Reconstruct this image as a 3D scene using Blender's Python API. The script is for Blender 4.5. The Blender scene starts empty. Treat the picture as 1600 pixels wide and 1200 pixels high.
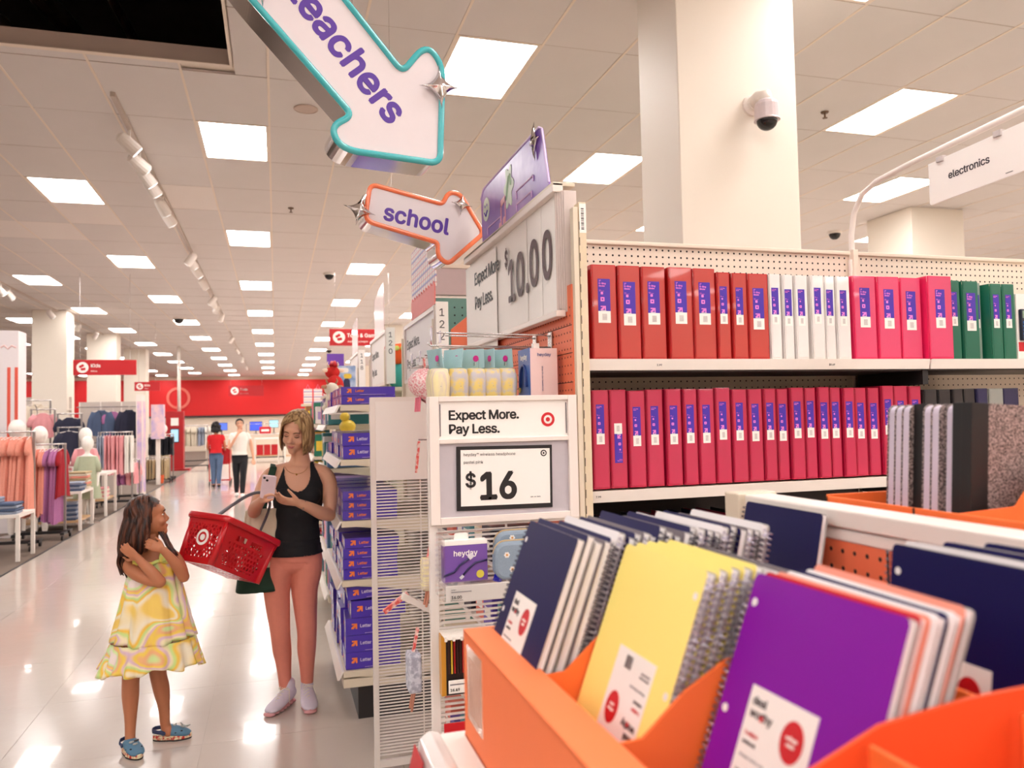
import bpy, math, random
from mathutils import Matrix, Vector, noise
S = bpy.context.scene
COL = S.collection
R = math.radians
rnd = random.Random(7)
# ------------------------------------------------------------ camera, world, exposure
cam_d = bpy.data.cameras.new('camera'); cam = bpy.data.objects.new('camera', cam_d); COL.objects.link(cam)
_r, _u, _b = (0.958556, -0.284093, -0.021478), (0.009149, -0.044654, 0.998961), (-0.284757, -0.957756, -0.040205)
cam.matrix_world = Matrix(((_r[0], _u[0], _b[0], 0), (_r[1], _u[1], _b[1], 0), (_r[2], _u[2], _b[2], 1.6), (0, 0, 0, 1)))
cam_d.sensor_width = 36; cam_d.lens = 27.99; cam_d.clip_start = .02; cam_d.clip_end = 200
cam_d.dof.use_dof = True; cam_d.dof.focus_distance = 2.7; cam_d.dof.aperture_fstop = 4.6
S.camera = cam
w = bpy.data.worlds.new('world'); S.world = w; w.use_nodes = True
w.node_tree.nodes['Background'].inputs[0].default_value = (1, .95, .9, 1)
w.node_tree.nodes['Background'].inputs[1].default_value = .25
S.view_settings.view_transform = 'Standard'; S.view_settings.look = 'None'
S.view_settings.gamma = 1; S.view_settings.use_curve_mapping = False
S.view_settings.exposure = 0.42
LAMP = 16.0            # strength of the ceiling light panels
LAMPC = (1.0, .96, .935)
# ------------------------------------------------------------ materials
def lin(c):
    c = [x / 255 for x in c]
    return tuple(x / 12.92 if x <= .04045 else ((x + .055) / 1.055) ** 2.4 for x in c) + (1,)
_mats = {}
def P(name, c, rough=.5, metal=0, amt=.06, scale=30, bump=0, bscale=200, trans=0, emit=0, coat=0, sub=0, spec=.5, stretch=None, c2=None, alpha=1):
    if name in _mats: return _mats[name]
    m = bpy.data.materials.new(name); m.use_nodes = True; _mats[name] = m
    nt = m.node_tree; N = nt.nodes; L = nt.links; b = N['Principled BSDF']
    c = lin(c)
    tc = N.new('ShaderNodeTexCoord'); src = tc.outputs['Object']
    if stretch:
        mp = N.new('ShaderNodeMapping'); mp.inputs['Scale'].default_value = stretch; L.new(src, mp.inputs[0]); src = mp.outputs[0]
    if amt > 0:
        n = N.new('ShaderNodeTexNoise'); n.inputs['Scale'].default_value = scale; n.inputs['Detail'].default_value = 4
        L.new(src, n.inputs['Vector'])
        mx = N.new('ShaderNodeMix'); mx.data_type = 'RGBA'
        a = lin(c2) if c2 and isinstance(c2[0], (int, float)) and max(c2) > 1 else None
        mx.inputs['A'].default_value = tuple(v * (1 if a else 1 - amt) for v in c[:3]) + (1,)
        mx.inputs['B'].default_value = a or tuple(min(1, v * (1 + amt)) for v in c[:3]) + (1,)
        if a:
            rp = N.new('ShaderNodeMapRange'); rp.inputs['From Min'].default_value = .42; rp.inputs['From Max'].default_value = .58
            L.new(n.outputs['Fac'], rp.inputs[0]); L.new(rp.outputs[0], mx.inputs['Factor'])
        else: L.new(n.outputs['Fac'], mx.inputs['Factor'])
        L.new(mx.outputs['Result'], b.inputs['Base Color'])
    else: b.inputs['Base Color'].default_value = c
    if bump:
        n2 = N.new('ShaderNodeTexNoise'); n2.inputs['Scale'].default_value = bscale; L.new(src, n2.inputs['Vector'])
        bp = N.new('ShaderNodeBump'); bp.inputs['Strength'].default_value = bump; bp.inputs['Distance'].default_value = .002
        L.new(n2.outputs['Fac'], bp.inputs['Height']); L.new(bp.outputs['Normal'], b.inputs['Normal'])
    b.inputs['Roughness'].default_value = rough; b.inputs['Metallic'].default_value = metal
    b.inputs['Transmission Weight'].default_value = trans; b.inputs['Coat Weight'].default_value = coat
    b.inputs['Specular IOR Level'].default_value = spec
    if sub: b.inputs['Subsurface Weight'].default_value = sub; b.inputs['Subsurface Radius'].default_value = (.02, .008, .004)
    if emit: b.inputs['Emission Color'].default_value = c; b.inputs['Emission Strength'].default_value = emit
    b.inputs['Alpha'].default_value = alpha
    return m
WHITE = P('white_enamel', (243, 234, 226), .35, amt=.02)
CREAM = P('cream_enamel', (226, 212, 190), .4, amt=.05, scale=12)
PRINTW = P('white_card', (248, 242, 236), .45, amt=.01)
BLACK = P('black_ink', (26, 22, 24), .5, amt=0)
CHROME = P('chrome', (225, 220, 220), .12, 1, amt=0)
STEEL = P('bright_wire', (205, 200, 198), .25, .9, amt=.03)
REDINK = P('red_ink', (204, 18, 32), .45, amt=0)
PURPLE = P('purple_label', (72, 40, 170), .4, amt=.02)
PINKINK = P('pink_ink', (240, 130, 215), .5, amt=0)
PAPER = P('paper', (240, 236, 236), .7, amt=.06, scale=60)
ORANGE = P('orange_card', (250, 118, 52), .6, amt=.04, scale=20, bump=.05)
DARK = P('dark_metal', (38, 34, 35), .5, amt=.1)
GLASS = P('clear_plastic', (255, 255, 255), .08, trans=1, amt=0, alpha=.25)
GREYINK = P('grey_ink', (120, 112, 116), .6, amt=0)
# ------------------------------------------------------------ mesh helpers
class MB:
    def __init__(s): s.v = []; s.f = []; s.m = []
    def add(s, vs, fs, m=0):
        o = len(s.v); s.v += [tuple(v) for v in vs]
        for f in fs: s.f.append(tuple(o + i for i in f)); s.m.append(m)
        return s
    def box(s, x0, x1, y0, y1, z0, z1, m=0, M=None):
        vs = [Vector((x, y, z)) for z in (z0, z1) for y in (y0, y1) for x in (x0, x1)]
        if M: vs = [M @ v for v in vs]
        return s.add(vs, [(0, 2, 3, 1), (4, 5, 7, 6), (0, 1, 5, 4), (2, 6, 7, 3), (0, 4, 6, 2), (1, 3, 7, 5)], m)
    def prism(s, pts, z0, z1, m=0, M=None):      # polygon in XY extruded along Z
        n = len(pts); vs = [Vector((p[0], p[1], z)) for z in (z0, z1) for p in pts]
        if M: vs = [M @ v for v in vs]
        return s.add(vs, [tuple(range(n - 1, -1, -1)), tuple(range(n, 2 * n))] + [(i, (i + 1) % n, n + (i + 1) % n, n + i) for i in range(n)], m)
    def tube(s, path, rad, seg=8, m=0, cap=True, flat=1, up=None, closed=False):
        path = [Vector(p) for p in path]; n = len(path)
        if not hasattr(rad, '__len__'): rad = [rad] * n
        vs = []; nx = None
        for i, p in enumerate(path):
            a = path[(i - 1) % n if closed else max(i - 1, 0)]; b = path[(i + 1) % n if closed else min(i + 1, n - 1)]
            t = (b - a).normalized() if (b - a).length > 1e-9 else Vector((0, 0, 1))
            if nx is None:
                r0 = Vector(up) if up else (Vector((0, 0, 1)) if abs(t.z) < .9 else Vector((1, 0, 0)))
                nx = (r0 - t * r0.dot(t)).normalized()
            else:
                nx = (nx - t * nx.dot(t))
                nx = nx.normalized() if nx.length > 1e-6 else t.orthogonal().normalized()
            ny = t.cross(nx); r = rad[i]
            ra, rb = (r if not isinstance(r, tuple) else r[0]), (r * flat if not isinstance(r, tuple) else r[1])
            for k in range(seg):
                q = 2 * math.pi * k / seg
                vs.append(p + nx * math.cos(q) * ra + ny * math.sin(q) * rb)
        fs = []
        for i in range(n if closed else n - 1):
            j = (i + 1) % n
            for k in range(seg):
                l = (k + 1) % seg; fs.append((i * seg + k, i * seg + l, j * seg + l, j * seg + k))
        if cap and not closed: fs += [tuple(range(seg - 1, -1, -1)), tuple((n - 1) * seg + k for k in range(seg))]
        return s.add(vs, fs, m)
    def lathe(s, prof, seg=16, m=0, M=None, cap=True):   # profile (r, z) round the Z axis
        vs = [Vector((r * math.cos(2 * math.pi * k / seg), r * math.sin(2 * math.pi * k / seg), z)) for r, z in prof for k in range(seg)]
        if M: vs = [M @ v for v in vs]
        n = len(prof); fs = [(i * seg + k, i * seg + (k + 1) % seg, (i + 1) * seg + (k + 1) % seg, (i + 1) * seg + k) for i in range(n - 1) for k in range(seg)]
        if cap: fs += [tuple(range(seg - 1, -1, -1)), tuple((n - 1) * seg + k for k in range(seg))]
        return s.add(vs, fs, m)
    def ball(s, c, r, m=0, seg=12, rings=8, M=None):
        if not hasattr(r, '__len__'): r = (r, r, r)
        T = Matrix.Translation(c) @ (M or Matrix()) @ Matrix.Diagonal((r[0], r[1], r[2], 1))
        pr = [(max(math.sin(math.pi * i / rings), .001), -math.cos(math.pi * i / rings)) for i in range(rings + 1)]
        return s.lathe(pr, seg, m, T)
    def grid(s, fn, nu, nv, m=0, wrap=False):
        vs = [fn(i / nu, j / nv) for j in range(nv + 1) for i in range(nu + (0 if wrap else 1))]
        w_ = nu + (0 if wrap else 1)
        return s.add(vs, [(j * w_ + i, j * w_ + (i + 1) % w_, (j + 1) * w_ + (i + 1) % w_, (j + 1) * w_ + i) for j in range(nv) for i in range(nu)], m)
    def mesh(s, name, mats, smooth=False):
        me = bpy.data.meshes.new(name); me.from_pydata(s.v, [], s.f)
        for m in (mats if isinstance(mats, (list, tuple)) else [mats]): me.materials.append(m)
        if any(s.m): me.polygons.foreach_set('material_index', s.m)
        if smooth: me.polygons.foreach_set('use_smooth', [True] * len(me.polygons))
        me.update(); return me
    def build(s, name, mats, parent=None, M=None, bevel=0, smooth=False, solid=0, subd=0, **tags):
        return link(name, s.mesh(name, mats, smooth), parent, M, bevel, solid, subd, **tags)
def link(name, me, parent=None, M=None, bevel=0, solid=0, subd=0, **tags):
    o = bpy.data.objects.new(name, me); COL.objects.link(o)
    if parent: o.parent = parent
    if M is not None: o.matrix_basis = M if isinstance(M, Matrix) else Matrix.Translation(M)
    if solid: k = o.modifiers.new('t', 'SOLIDIFY'); k.thickness = solid; k.offset = 0
    if bevel: k = o.modifiers.new('b', 'BEVEL'); k.width = bevel; k.segments = 2; k.limit_method = 'ANGLE'; k.angle_limit = R(35)
    if subd: k = o.modifiers.new('s', 'SUBSURF'); k.levels = k.render_levels = subd
    tag(o, **tags); return o
def tag(o, label=None, cat=None, group=None, kind=None):
    if label: o['label'] = label
    if cat: o['category'] = cat
    if group: o['group'] = group
    if kind: o['kind'] = kind
    return o
def thing(name, label, cat, M=(0, 0, 0), group=None, parent=None):
    return link(name, None, parent, M, label=label, cat=cat, group=group)
def dup(o, M=None, label=None, parent=None):
    c = o.copy(); COL.objects.link(c); c.parent = parent
    if M is not None: c.matrix_basis = M if isinstance(M, Matrix) else Matrix.Translation(M)
    if label: c['label'] = label
    for ch in list(o.children): dup(ch, None, None, c)
    return c
def F(o, r, u):      # frame: local x = r, y = u, z = outward normal
    r = Vector(r).normalized(); u = Vector(u); u = (u - r * u.dot(r)).normalized(); n = r.cross(u)
    return Matrix(((r.x, u.x, n.x, o[0]), (r.y, u.y, n.y, o[1]), (r.z, u.z, n.z, o[2]), (0, 0, 0, 1)))
def aisle(x, y, z): return F((x, y, z), (0, -1, 0), (0, 0, 1))     # flat thing facing the main aisle (-X)
def front(x, y, z): return F((x, y, z), (1, 0, 0), (0, 0, 1))      # flat thing facing the viewer (-Y)
_txt = {}
try:      # the grotesque typeface that ships inside Blender 4.5; the built-in one if it is missing
    import os
    FONT = bpy.data.fonts.load(os.path.join(bpy.utils.system_resource('DATAFILES', path='fonts'), 'Inter.woff2'))
except Exception: FONT = None
def text(body, size, mat, parent, M, bold=0, ax='CENTER', name='lettering', sx=1.0, track=1.0, depth=.0004, line=1.0):
    k = (body, round(size, 4), bold, ax, track, depth, mat.name, line)
    if k not in _txt:
        cu = bpy.data.curves.new('t', 'FONT'); cu.body = body; cu.size = size; cu.align_x = ax; cu.align_y = 'CENTER'
        if FONT: cu.font = FONT; cu.size = size * .92
        cu.extrude = depth; cu.space_character = track; cu.space_line = line; cu.resolution_u = 3
        t = bpy.data.objects.new('t', cu); COL.objects.link(t)
        me = bpy.data.meshes.new_from_object(t.evaluated_get(bpy.context.evaluated_depsgraph_get()))
        bpy.data.objects.remove(t)
        if bold:      # a heavier weight: the same outline thickened by shifted copies
            vs = [v.co.copy() for v in me.vertices]; fs = [tuple(p.vertices) for p in me.polygons]; mb = MB()
            for q in range(6): mb.add([v + Vector((math.cos(q * math.pi / 3), math.sin(q * math.pi / 3), 0)) * bold * size + Vector((0, 0, q * 2e-6)) for v in vs], fs)
            me = mb.mesh('lettering', mat)
        me.materials.clear(); me.materials.append(mat); me.name = 'lettering'; _txt[k] = me
    return link(name, _txt[k], parent, M @ Matrix.Diagonal((sx, 1, 1, 1)))
def T(x, y, z=0): return Matrix.Translation((x, y, z))
def RX(a): return Matrix.Rotation(R(a), 4, 'X')
def RY(a): return Matrix.Rotation(R(a), 4, 'Y')
def RZ(a): return Matrix.Rotation(R(a), 4, 'Z')
def rrect(x0, x1, y0, y1, r, n=4):
    p = []
    for cx, cy, a in ((x1 - r, y1 - r, 0), (x0 + r, y1 - r, 90), (x0 + r, y0 + r, 180), (x1 - r, y0 + r, 270)):
        for i in range(n + 1): q = R(a + 90 * i / n); p.append((cx + r * math.cos(q), cy + r * math.sin(q)))
    return p
def disc(mb, x, y, r, z0, z1, m=0, seg=20, ry=None, hole=0):
    c = [(x + r * math.cos(2 * math.pi * i / seg), y + (ry or r) * math.sin(2 * math.pi * i / seg)) for i in range(seg)]
    if not hole: return mb.prism(c, z0, z1, m)
    q = hole / r; ci = [(x + (a - x) * q, y + (b - y) * q) for a, b in c]
    vs = [(a, b, z1) for a, b in c] + [(a, b, z1) for a, b in ci] + [(a, b, z0) for a, b in c]
    return mb.add(vs, [(i, (i + 1) % seg, seg + (i + 1) % seg, seg + i) for i in range(seg)] + [(2 * seg + i, 2 * seg + (i + 1) % seg, (i + 1) % seg, i) for i in range(seg)], m)
ORD = ['first', 'second', 'third', 'fourth', 'fifth', 'sixth', 'seventh', 'eighth', 'ninth', 'tenth', 'eleventh', 'twelfth', 'thirteenth', 'fourteenth', 'fifteenth', 'sixteenth', 'seventeenth', 'eighteenth', 'nineteenth', 'twentieth'] + ['twenty-' + x for x in ('first', 'second', 'third', 'fourth', 'fifth', 'sixth', 'seventh', 'eighth', 'ninth')] + ['thirtieth']
# ------------------------------------------------------------ shell: floor, carpet, ceiling, walls, pillars
def floor_mat():
    m = P('polished_vinyl', (200, 188, 178), .17, amt=.035, scale=1.6, coat=.25, spec=.6)
    nt = m.node_tree; N = nt.nodes; L = nt.links
    n = N.new('ShaderNodeTexNoise'); n.inputs['Scale'].default_value = 7; n.inputs['Detail'].default_value = 2
    tc = N.new('ShaderNodeNewGeometry'); L.new(tc.outputs['Position'], n.inputs['Vector'])
    b = N.new('ShaderNodeBump'); b.inputs['Strength'].default_value = .12; b.inputs['Distance'].default_value = .012
    L.new(n.outputs['Fac'], b.inputs['Height']); L.new(b.outputs['Normal'], N['Principled BSDF'].inputs['Normal'])
    return m
FLOOR = floor_mat()
SEAM = P('floor_seam', (188, 176, 164), .4)
floor = MB().box(-24, 16, -14, 49, -.06, -.004).build('floor', SEAM, kind='structure')
TL_ = .915
fx0 = -.365
cells = []
x = fx0 - 10 * TL_
ix = [i for i in range(-3, 18)]
tile_me = MB().box(.0008, TL_ - .0008, .0008, TL_ - .0008, -.004, 0).mesh('floor_tile', FLOOR)
first_me = MB().box(.0012 + 2.835 - .915 * 2.66, TL_, .0012, TL_, -.004, 0)
n = 0; rest = MB()
for j in range(-19, 50):
    for i in range(-2, 18):
        X0 = fx0 + i * TL_; Y0 = 4.515 - .2 + (j) * TL_
        if Y0 > 48: continue
        if n < 290 and -2 <= i <= 3 and Y0 > 1.2 and Y0 < 45:
            link('floor_tile', tile_me, floor, T(X0, Y0)); n += 1
        elif i >= -2: rest.box(X0 + .0012, X0 + TL_ - .0012, Y0 + .0012, Y0 + TL_ - .0012, -.004, 0)
rest.build('floor_tile', FLOOR, floor, kind='stuff')
strip = MB()
for j in range(-19, 48): strip.box(-2.835, fx0 - 2 * TL_ - .0012, 4.315 + j * TL_ + .0012, 4.315 + (j + 1) * TL_ - .0012, -.004, 0)
strip.build('floor_tile', FLOOR, floor, kind='stuff')
CARPET = P('plank_carpet', (112, 96, 84), .85, amt=.25, scale=2.5, stretch=(1, 14, 1), bump=.3)
MB().box(-24, -2.84, -14, 49, -.004, .006).build('floor', CARPET, kind='structure')
MB().box(-2.85, -2.83, -14, 49, -.004, .009).build('trim_1', DARK, kind='structure')
CEIL = P('ceiling_board', (226, 218, 214), .8, amt=.03, scale=3, bump=.15, bscale=90)
CEIL2 = P('ceiling_board_clean', (240, 230, 224), .8, amt=.02)
TBAR = P('ceiling_grid', (240, 224, 208), .5, amt=.02)
HZ = 4.2
TX, TY = .618, 1.025
cx0, cy0 = -.34 - TX / 2, 7.75 - TY / 2
OPX, OPY0, OPY1 = -.3, 3.6, 6.05     # the hole in the ceiling
ceiling = MB().box(-24, 16, OPY1 + .05, 49, HZ + .03, HZ + .12).box(OPX + .02, 16, -14, OPY1 + .05, HZ + .03, HZ + .12).box(-24, OPX + .02, -14, OPY0, HZ + .03, HZ + .12).build('ceiling', TBAR, kind='structure')
lights = set()
for j in range(-7, 8):
    for k in range(-6, 11):
        if (j % 2 == 0 and k > 9): continue
        lights.add((3 * j, 4 * k - (2 if j % 2 else 0)))
ctile = MB().box(.006, TX - .006, .0015, TY - .0015, .003, .02).mesh('ceiling_tile', CEIL)
ctile2 = MB().box(.006, TX - .006, .0015, TY - .0015, .003, .02).mesh('ceiling_tile', CEIL2)
cand = []
for i in range(-30, 26):
    for k in range(-21, 41):
        X0, Y0 = cx0 + i * TX, cy0 + k * TY
        if (i, k) in lights: continue
        if X0 + TX < OPX + .02 and Y0 + TY > OPY0 and Y0 + TY < OPY1 + .02: continue
        cand.append((math.hypot(X0 - .5, Y0 - 3) + (60 if (Y0 < 2.5 or X0 < -1.5 - .75 * Y0 or X0 > 1.2 * Y0 + 2) else 0), i, k, X0, Y0))
cand.sort(); rest = MB(); tb = MB()
clean = {(-3, 3), (-5, 4), (-4, 4), (-1, 2)}
for q, (d, i, k, X0, Y0) in enumerate(cand):
    ya, yb = Y0, Y0 + TY
    xa, xb = X0, X0 + TX
    if xa < OPX < xb and OPY0 < yb and ya < OPY1: xa = OPX + .02
    elif X0 + TX < OPX + .1 and ya < OPY1 < yb: ya = OPY1 + .03
    full = (xa == X0 and ya == Y0)
    if q < 298:
        if full: o = link('ceiling_tile', ctile2 if (i, k) in clean else ctile, ceiling, T(X0 + TX / 2, Y0 + TY / 2, HZ) @ RX(rnd.uniform(-.12, .12)) @ RY(rnd.uniform(-.15, .15)) @ T(-TX / 2, -TY / 2))
        else: MB().box(xa + .011, xb - .011, ya + .004, yb - .004, HZ + .005, HZ + .02).build('ceiling_tile', CEIL, ceiling)
    else: rest.box(xa + .011, xb - .011, ya + .004, yb - .004, HZ + .005, HZ + .02)
rest.build('ceiling_tile', CEIL, ceiling, kind='stuff')
for i in range(-30, 27):
    X0 = cx0 + i * TX
    y0 = OPY1 if X0 < OPX else -14
    tb.box(X0 - .009, X0 + .009, y0, 48, HZ - .001, HZ + .006)
tb.build('ceiling_grid', TBAR, ceiling)
tc_ = MB()
for k in range(-6, 41):
    Y0 = cy0 + k * TY
    tc_.box(-20 if not OPY0 < Y0 < OPY1 else OPX, 16, Y0 - .0025, Y0 + .0025, HZ + .0015, HZ + .008)
tc_.build('ceiling_seam', P('seam_shadow_gap', (196, 180, 170), .7), ceiling)
# opening: fascia boards, dark plenum with pipes
FASC = P('fascia_board', (206, 184, 172), .7, amt=.05, scale=4)
MB().box(-7, OPX + .02, OPY1, OPY1 + .03, HZ, HZ + .12).build('trim_2', FASC, kind='structure')
MB().box(OPX, OPX + .02, OPY0, OPY1, HZ - .005, HZ + .12).build('trim_3', TBAR, kind='structure')
MB().box(-7, OPX + .02, OPY1 - .02, OPY1 + .03, HZ - .006, HZ).build('trim_4', TBAR, kind='structure')
PLEN = P('dark_plenum', (46, 38, 36), .9, amt=.3, scale=3)  # mottled dark brown for the walls above the ceiling hole
pl = MB().box(-7.1, OPX + .3, OPY0 - .4, OPY1 + 2.0, 5.7, 5.8).box(-7.1, OPX + .3, OPY1 + 1.9, OPY1 + 2, HZ + .12, 5.7).box(OPX + .25, OPX + .3, OPY0 - .4, OPY1 + 2, HZ + .12, 5.7).box(-7.1, OPX + .3, OPY0 - .4, OPY0 - .35, HZ + .12, 5.7).box(-7.1, -7.05, OPY0 - .4, OPY1 + 2, HZ + .12, 5.7)
plenum = pl.build('ceiling_plenum', PLEN, kind='structure')
DUCT = P('dull_duct', (176, 150, 136), .5, .6, amt=.3, scale=6)
for i, (pth, rr) in enumerate([([(-6.5, 4.6, 4.9), (-.4, 5.5, 4.95)], .05), ([(-2.0, 4.0, 4.7), (-1.75, 8, 5.2)], .09), ([(-3.1, 4.0, 4.6), (-2.3, 8, 5.2)], .07), ([(-2.6, 4.2, 4.7), (-2.9, 8, 4.8)], .05), ([(-6, 5.9, 4.75), (-2, 6.3, 4.6), (-.4, 5.9, 4.75)], .012), ([(-1.4, 4, 5), (-1.2, 8, 5.1)], .04)]):
    MB().tube(pth, rr, 10).build('pipe', DUCT, plenum, smooth=True)
WALLW = P('store_wall', (228, 212, 192), .7, amt=.03)
REDW = P('red_wall_band', (216, 24, 26), .55, amt=.06, scale=.4)
MB().box(-24, 16, 48, 48.2, 0, HZ + .03).build('wall_far', WALLW, kind='structure')
MB().box(-24, 16, 47.9, 48, 2.0, 4.0).build('wall_band_far', REDW, kind='structure')
MB().box(-24, 16, 47.85, 48, 1.9, 2.0).build('trim_5', DARK, kind='structure')
MB().box(-24.2, -24, -14, 48, 0, HZ + .03).build('wall_left', WALLW, kind='structure')
MB().box(15.8, 16, -14, 48, 0, HZ + .03).build('wall_right', WALLW, kind='structure')
MB().box(-24, 16, -14.2, -14, 0, HZ + .03).build('wall_near', WALLW, kind='structure')
PILL = P('pillar_paint', (240, 230, 216), .55, amt=.02, scale=2)
def pillar(x0, x1, y0, y1, label):
    t = thing('pillar', label, 'pillar', (x0, y0, 0))
    MB().box(0, x1 - x0, 0, y1 - y0, 0, HZ).build('shaft', PILL, t, bevel=.006)
    MB().box(-.012, x1 - x0 + .012, -.012, y1 - y0 + .012, 0, .12).build('skirting', DARK, t)
pillar(2.158, 2.925, 3.9, 4.38, 'big white square pillar with the security camera behind the binder shelves')
pillar(-5.2, -4.5, 20, 20.7, 'white pillar behind the pale shirts, left of the first red hanging sign')
pillar(-5.12, -4.36, 25, 25.7, 'white pillar showing right below the first red hanging sign')
pillar(-5.0, -4.3, 30, 30.7, 'narrow-looking white pillar left of the second red hanging sign')
pillar(7.9, 8.75, 8.3, 9.1, 'cream pillar seen beneath the electronics sign')
pillar(2.85, 3.4, 22, 22.6, 'cream pillar rising behind the plaid header card')
pillar(12.0, 12.8, 12.0, 12.8, 'cream pillar in the far right corner behind the electronics sign')
# ------------------------------------------------------------ ceiling lights
def emis(name, col, s, base=.9):
    m = bpy.data.materials.new(name); m.use_nodes = True; nt = m.node_tree; b = nt.nodes['Principled BSDF']
    b.inputs['Base Color'].default_value = (base, base, base, 1); b.inputs['Emission Color'].default_value = (*col, 1); b.inputs['Emission Strength'].default_value = s
    return m
PANEL = emis('light_panel', LAMPC, LAMP)
dif_me = MB().box(.03, TX - .03, .03, TY - .03, .008, .012).mesh('diffuser', PANEL)
fr = MB()
for a in ((.008, .032, .008, TY - .008), (TX - .032, TX - .008, .008, TY - .008), (.008, TX - .008, .008, .032), (.008, TX - .008, TY - .032, TY - .008)): fr.box(*a, .001, .02)
fr_me = fr.mesh('frame', TBAR)
cnt = {}
ROWN = {0: 'column over the aisle', 1: 'column over the aisle endcaps', -1: 'column left of the aisle', 2: 'column ahead of the pillar', 3: 'column above the binder shelves'}
for (i, k) in sorted(lights, key=lambda a: (a[0], a[1])):
    X0, Y0 = cx0 + i * TX, cy0 + k * TY
    if Y0 < -13.5 or Y0 > 47.2 or X0 > 15: continue
    if X0 < OPX and OPY0 - TY < Y0 < OPY1: continue
    j = i // 3; r_ = (k + 12) // 4
    side = ROWN.get(j, f'{ORD[abs(j) - 1]} column {"left" if j < 0 else "right"} of it')
    cnt[(j, Y0 > 0)] = cnt.get((j, Y0 > 0), -1) + 1
    dist = f'{ORD[cnt[(j, Y0 > 0)]]} one ahead' if Y0 > 0 else f'{ORD[cnt[(j, False)]]} one behind the viewer'
    t = thing('ceiling_light', f'recessed light in {side}, {dist}', 'ceiling light', (X0, Y0, HZ), group='recessed ceiling lights')
    link('diffuser', dif_me, t); link('frame', fr_me, t)
# small ceiling fittings
def dome_cam(x, y, label, s=1):
    t = thing('dome_camera', label, 'camera', (x, y, HZ))
    MB().lathe([(.10 * s, -.0), (.10 * s, -.03), (.085 * s, -.035)], 18).build('housing', WHITE, t)
    MB().ball((0, 0, -.03), (.085 * s, .085 * s, .09 * s)).build('dome', P('smoked_dome', (22, 20, 22), .1, amt=0), t, smooth=True)
dome_cam(.93, 14.36, 'black dome camera on the ceiling above the woman and the toy shelves')
dome_cam(-2.27, 21.1, 'black dome camera on the ceiling over the aisle beside the track lights', 1.4)
dome_cam(7.88, 9.74, 'black dome camera on the ceiling between pillar and curved sign pole')
dome_cam(1.9, 30, 'small black dome camera on the far ceiling above the red wall', 1.2)
def sprinkler(x, y, label):
    t = thing('sprinkler', label, 'sprinkler', (x, y, HZ))
    MB().lathe([(.035, 0), (.03, -.012), (.008, -.015), (.008, -.05), (.022, -.052), (.022, -.056)], 12).build('head', P('brassy', (120, 96, 78), .4, .7), t, smooth=False)
sprinkler(4.63, 5.79, 'small sprinkler head on the ceiling right of the big pillar')
sprinkler(.2, 10.0, 'small sprinkler head on the ceiling left of the school arrow')
sprinkler(5.6, 10.2, 'small sprinkler head on the ceiling just left of the curved pole')
t = thing('ceiling_speaker', 'round flush ceiling speaker left of the large arrow sign', 'speaker', (.265, 6.754, HZ))
MB().lathe([(.1, 0), (.1, -.006), (.09, -.01), (.0905, -.004)], 24).build('grille', FASC, t)
def track(x, y0, y1, heads, label):
    t = thing('track_light', label, 'track light', (x, y0, HZ))
    MB().box(-.018, .018, 0, y1 - y0, -.035, 0).build('rail', P('track_rail', (196, 180, 168), .4), t)
    spot = MB().lathe([(.02, .12), (.05, .1), (.06, .04), (.062, -.08), (.055, -.085)], 14)
    sme = spot.mesh('spot_head', WHITE); lme = MB().lathe([(.001, -.08), (.052, -.0805), (.052, -.0865), (.001, -.087)], 14).mesh('lens', emis('spot_glow', (1, .97, .93), 9))
    for (dy, ty, tz) in heads:
        M = T(0, dy, -.17) @ RZ(tz) @ RX(ty)
        h = link('spot_head', sme, t, M); link('lens', lme, h); MB().tube([(0, dy, -.03), (0, dy, -.16)], .01, 6).build('stem', WHITE, t)
track(-1.2, 6.75, 20, [(.75, 50, -70), (1.3, 60, -50), (1.75, 42, -60), (2.1, 42, -50), (2.9, 42, -40), (3.4, 42, -50), (5.9, 42, 60), (6.2, 42, -50), (7.0, 42, -60), (8.2, 42, -50), (10.2, 42, 60), (10.6, 42, -20), (11.4, 42, 50), (12.9, 30, 40)], 'ceiling track with white spotlights running above the aisle')
track(-1.25, 24, 42, [(1, 42, 60), (5, 42, -50), (9, 42, 20), (14, 42, -20)], 'far stretch of spotlight track before the red wall')
track(-4.7, 12, 31, [(4.2, 42, -60), (4.7, 42, -40), (7.5, 42, -50), (9.3, 42, -60), (10, 42, 40), (12, 42, 50), (15, 10, 40)], 'ceiling track with spotlights over the clothing department')
# camera on the pillar
t = thing('security_camera', 'white dome security camera on a bracket on the big pillar', 'camera', T(2.62, 3.9, 3.34) @ Matrix.Scale(.85, 4))
MB().lathe([(.07, 0), (.07, .02), (.05, .03), (.045, .05)], 18, M=RX(90)).build('wall_plate', WHITE, t, smooth=False)
MB().tube([(0, -.02, 0), (.01, -.08, .03), (.02, -.13, .02), (.02, -.14, -.04)], [.05, .045, .045, .05], 14).build('bracket', WHITE, t, smooth=True)
MB().lathe([(.05, .035), (.07, .02), (.078, 0), (.08, -.09), (.084, -.1), (.07, -.1)], 22, M=T(.02, -.145, -.05)).build('housing', P('camera_shell', (222, 208, 210), .35), t, smooth=False)
MB().ball((.02, -.145, -.15), (.068, .068, .065), seg=18, rings=10).build('dome', P('smoked_dome', (22, 20, 22), .1), t, smooth=True)
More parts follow.
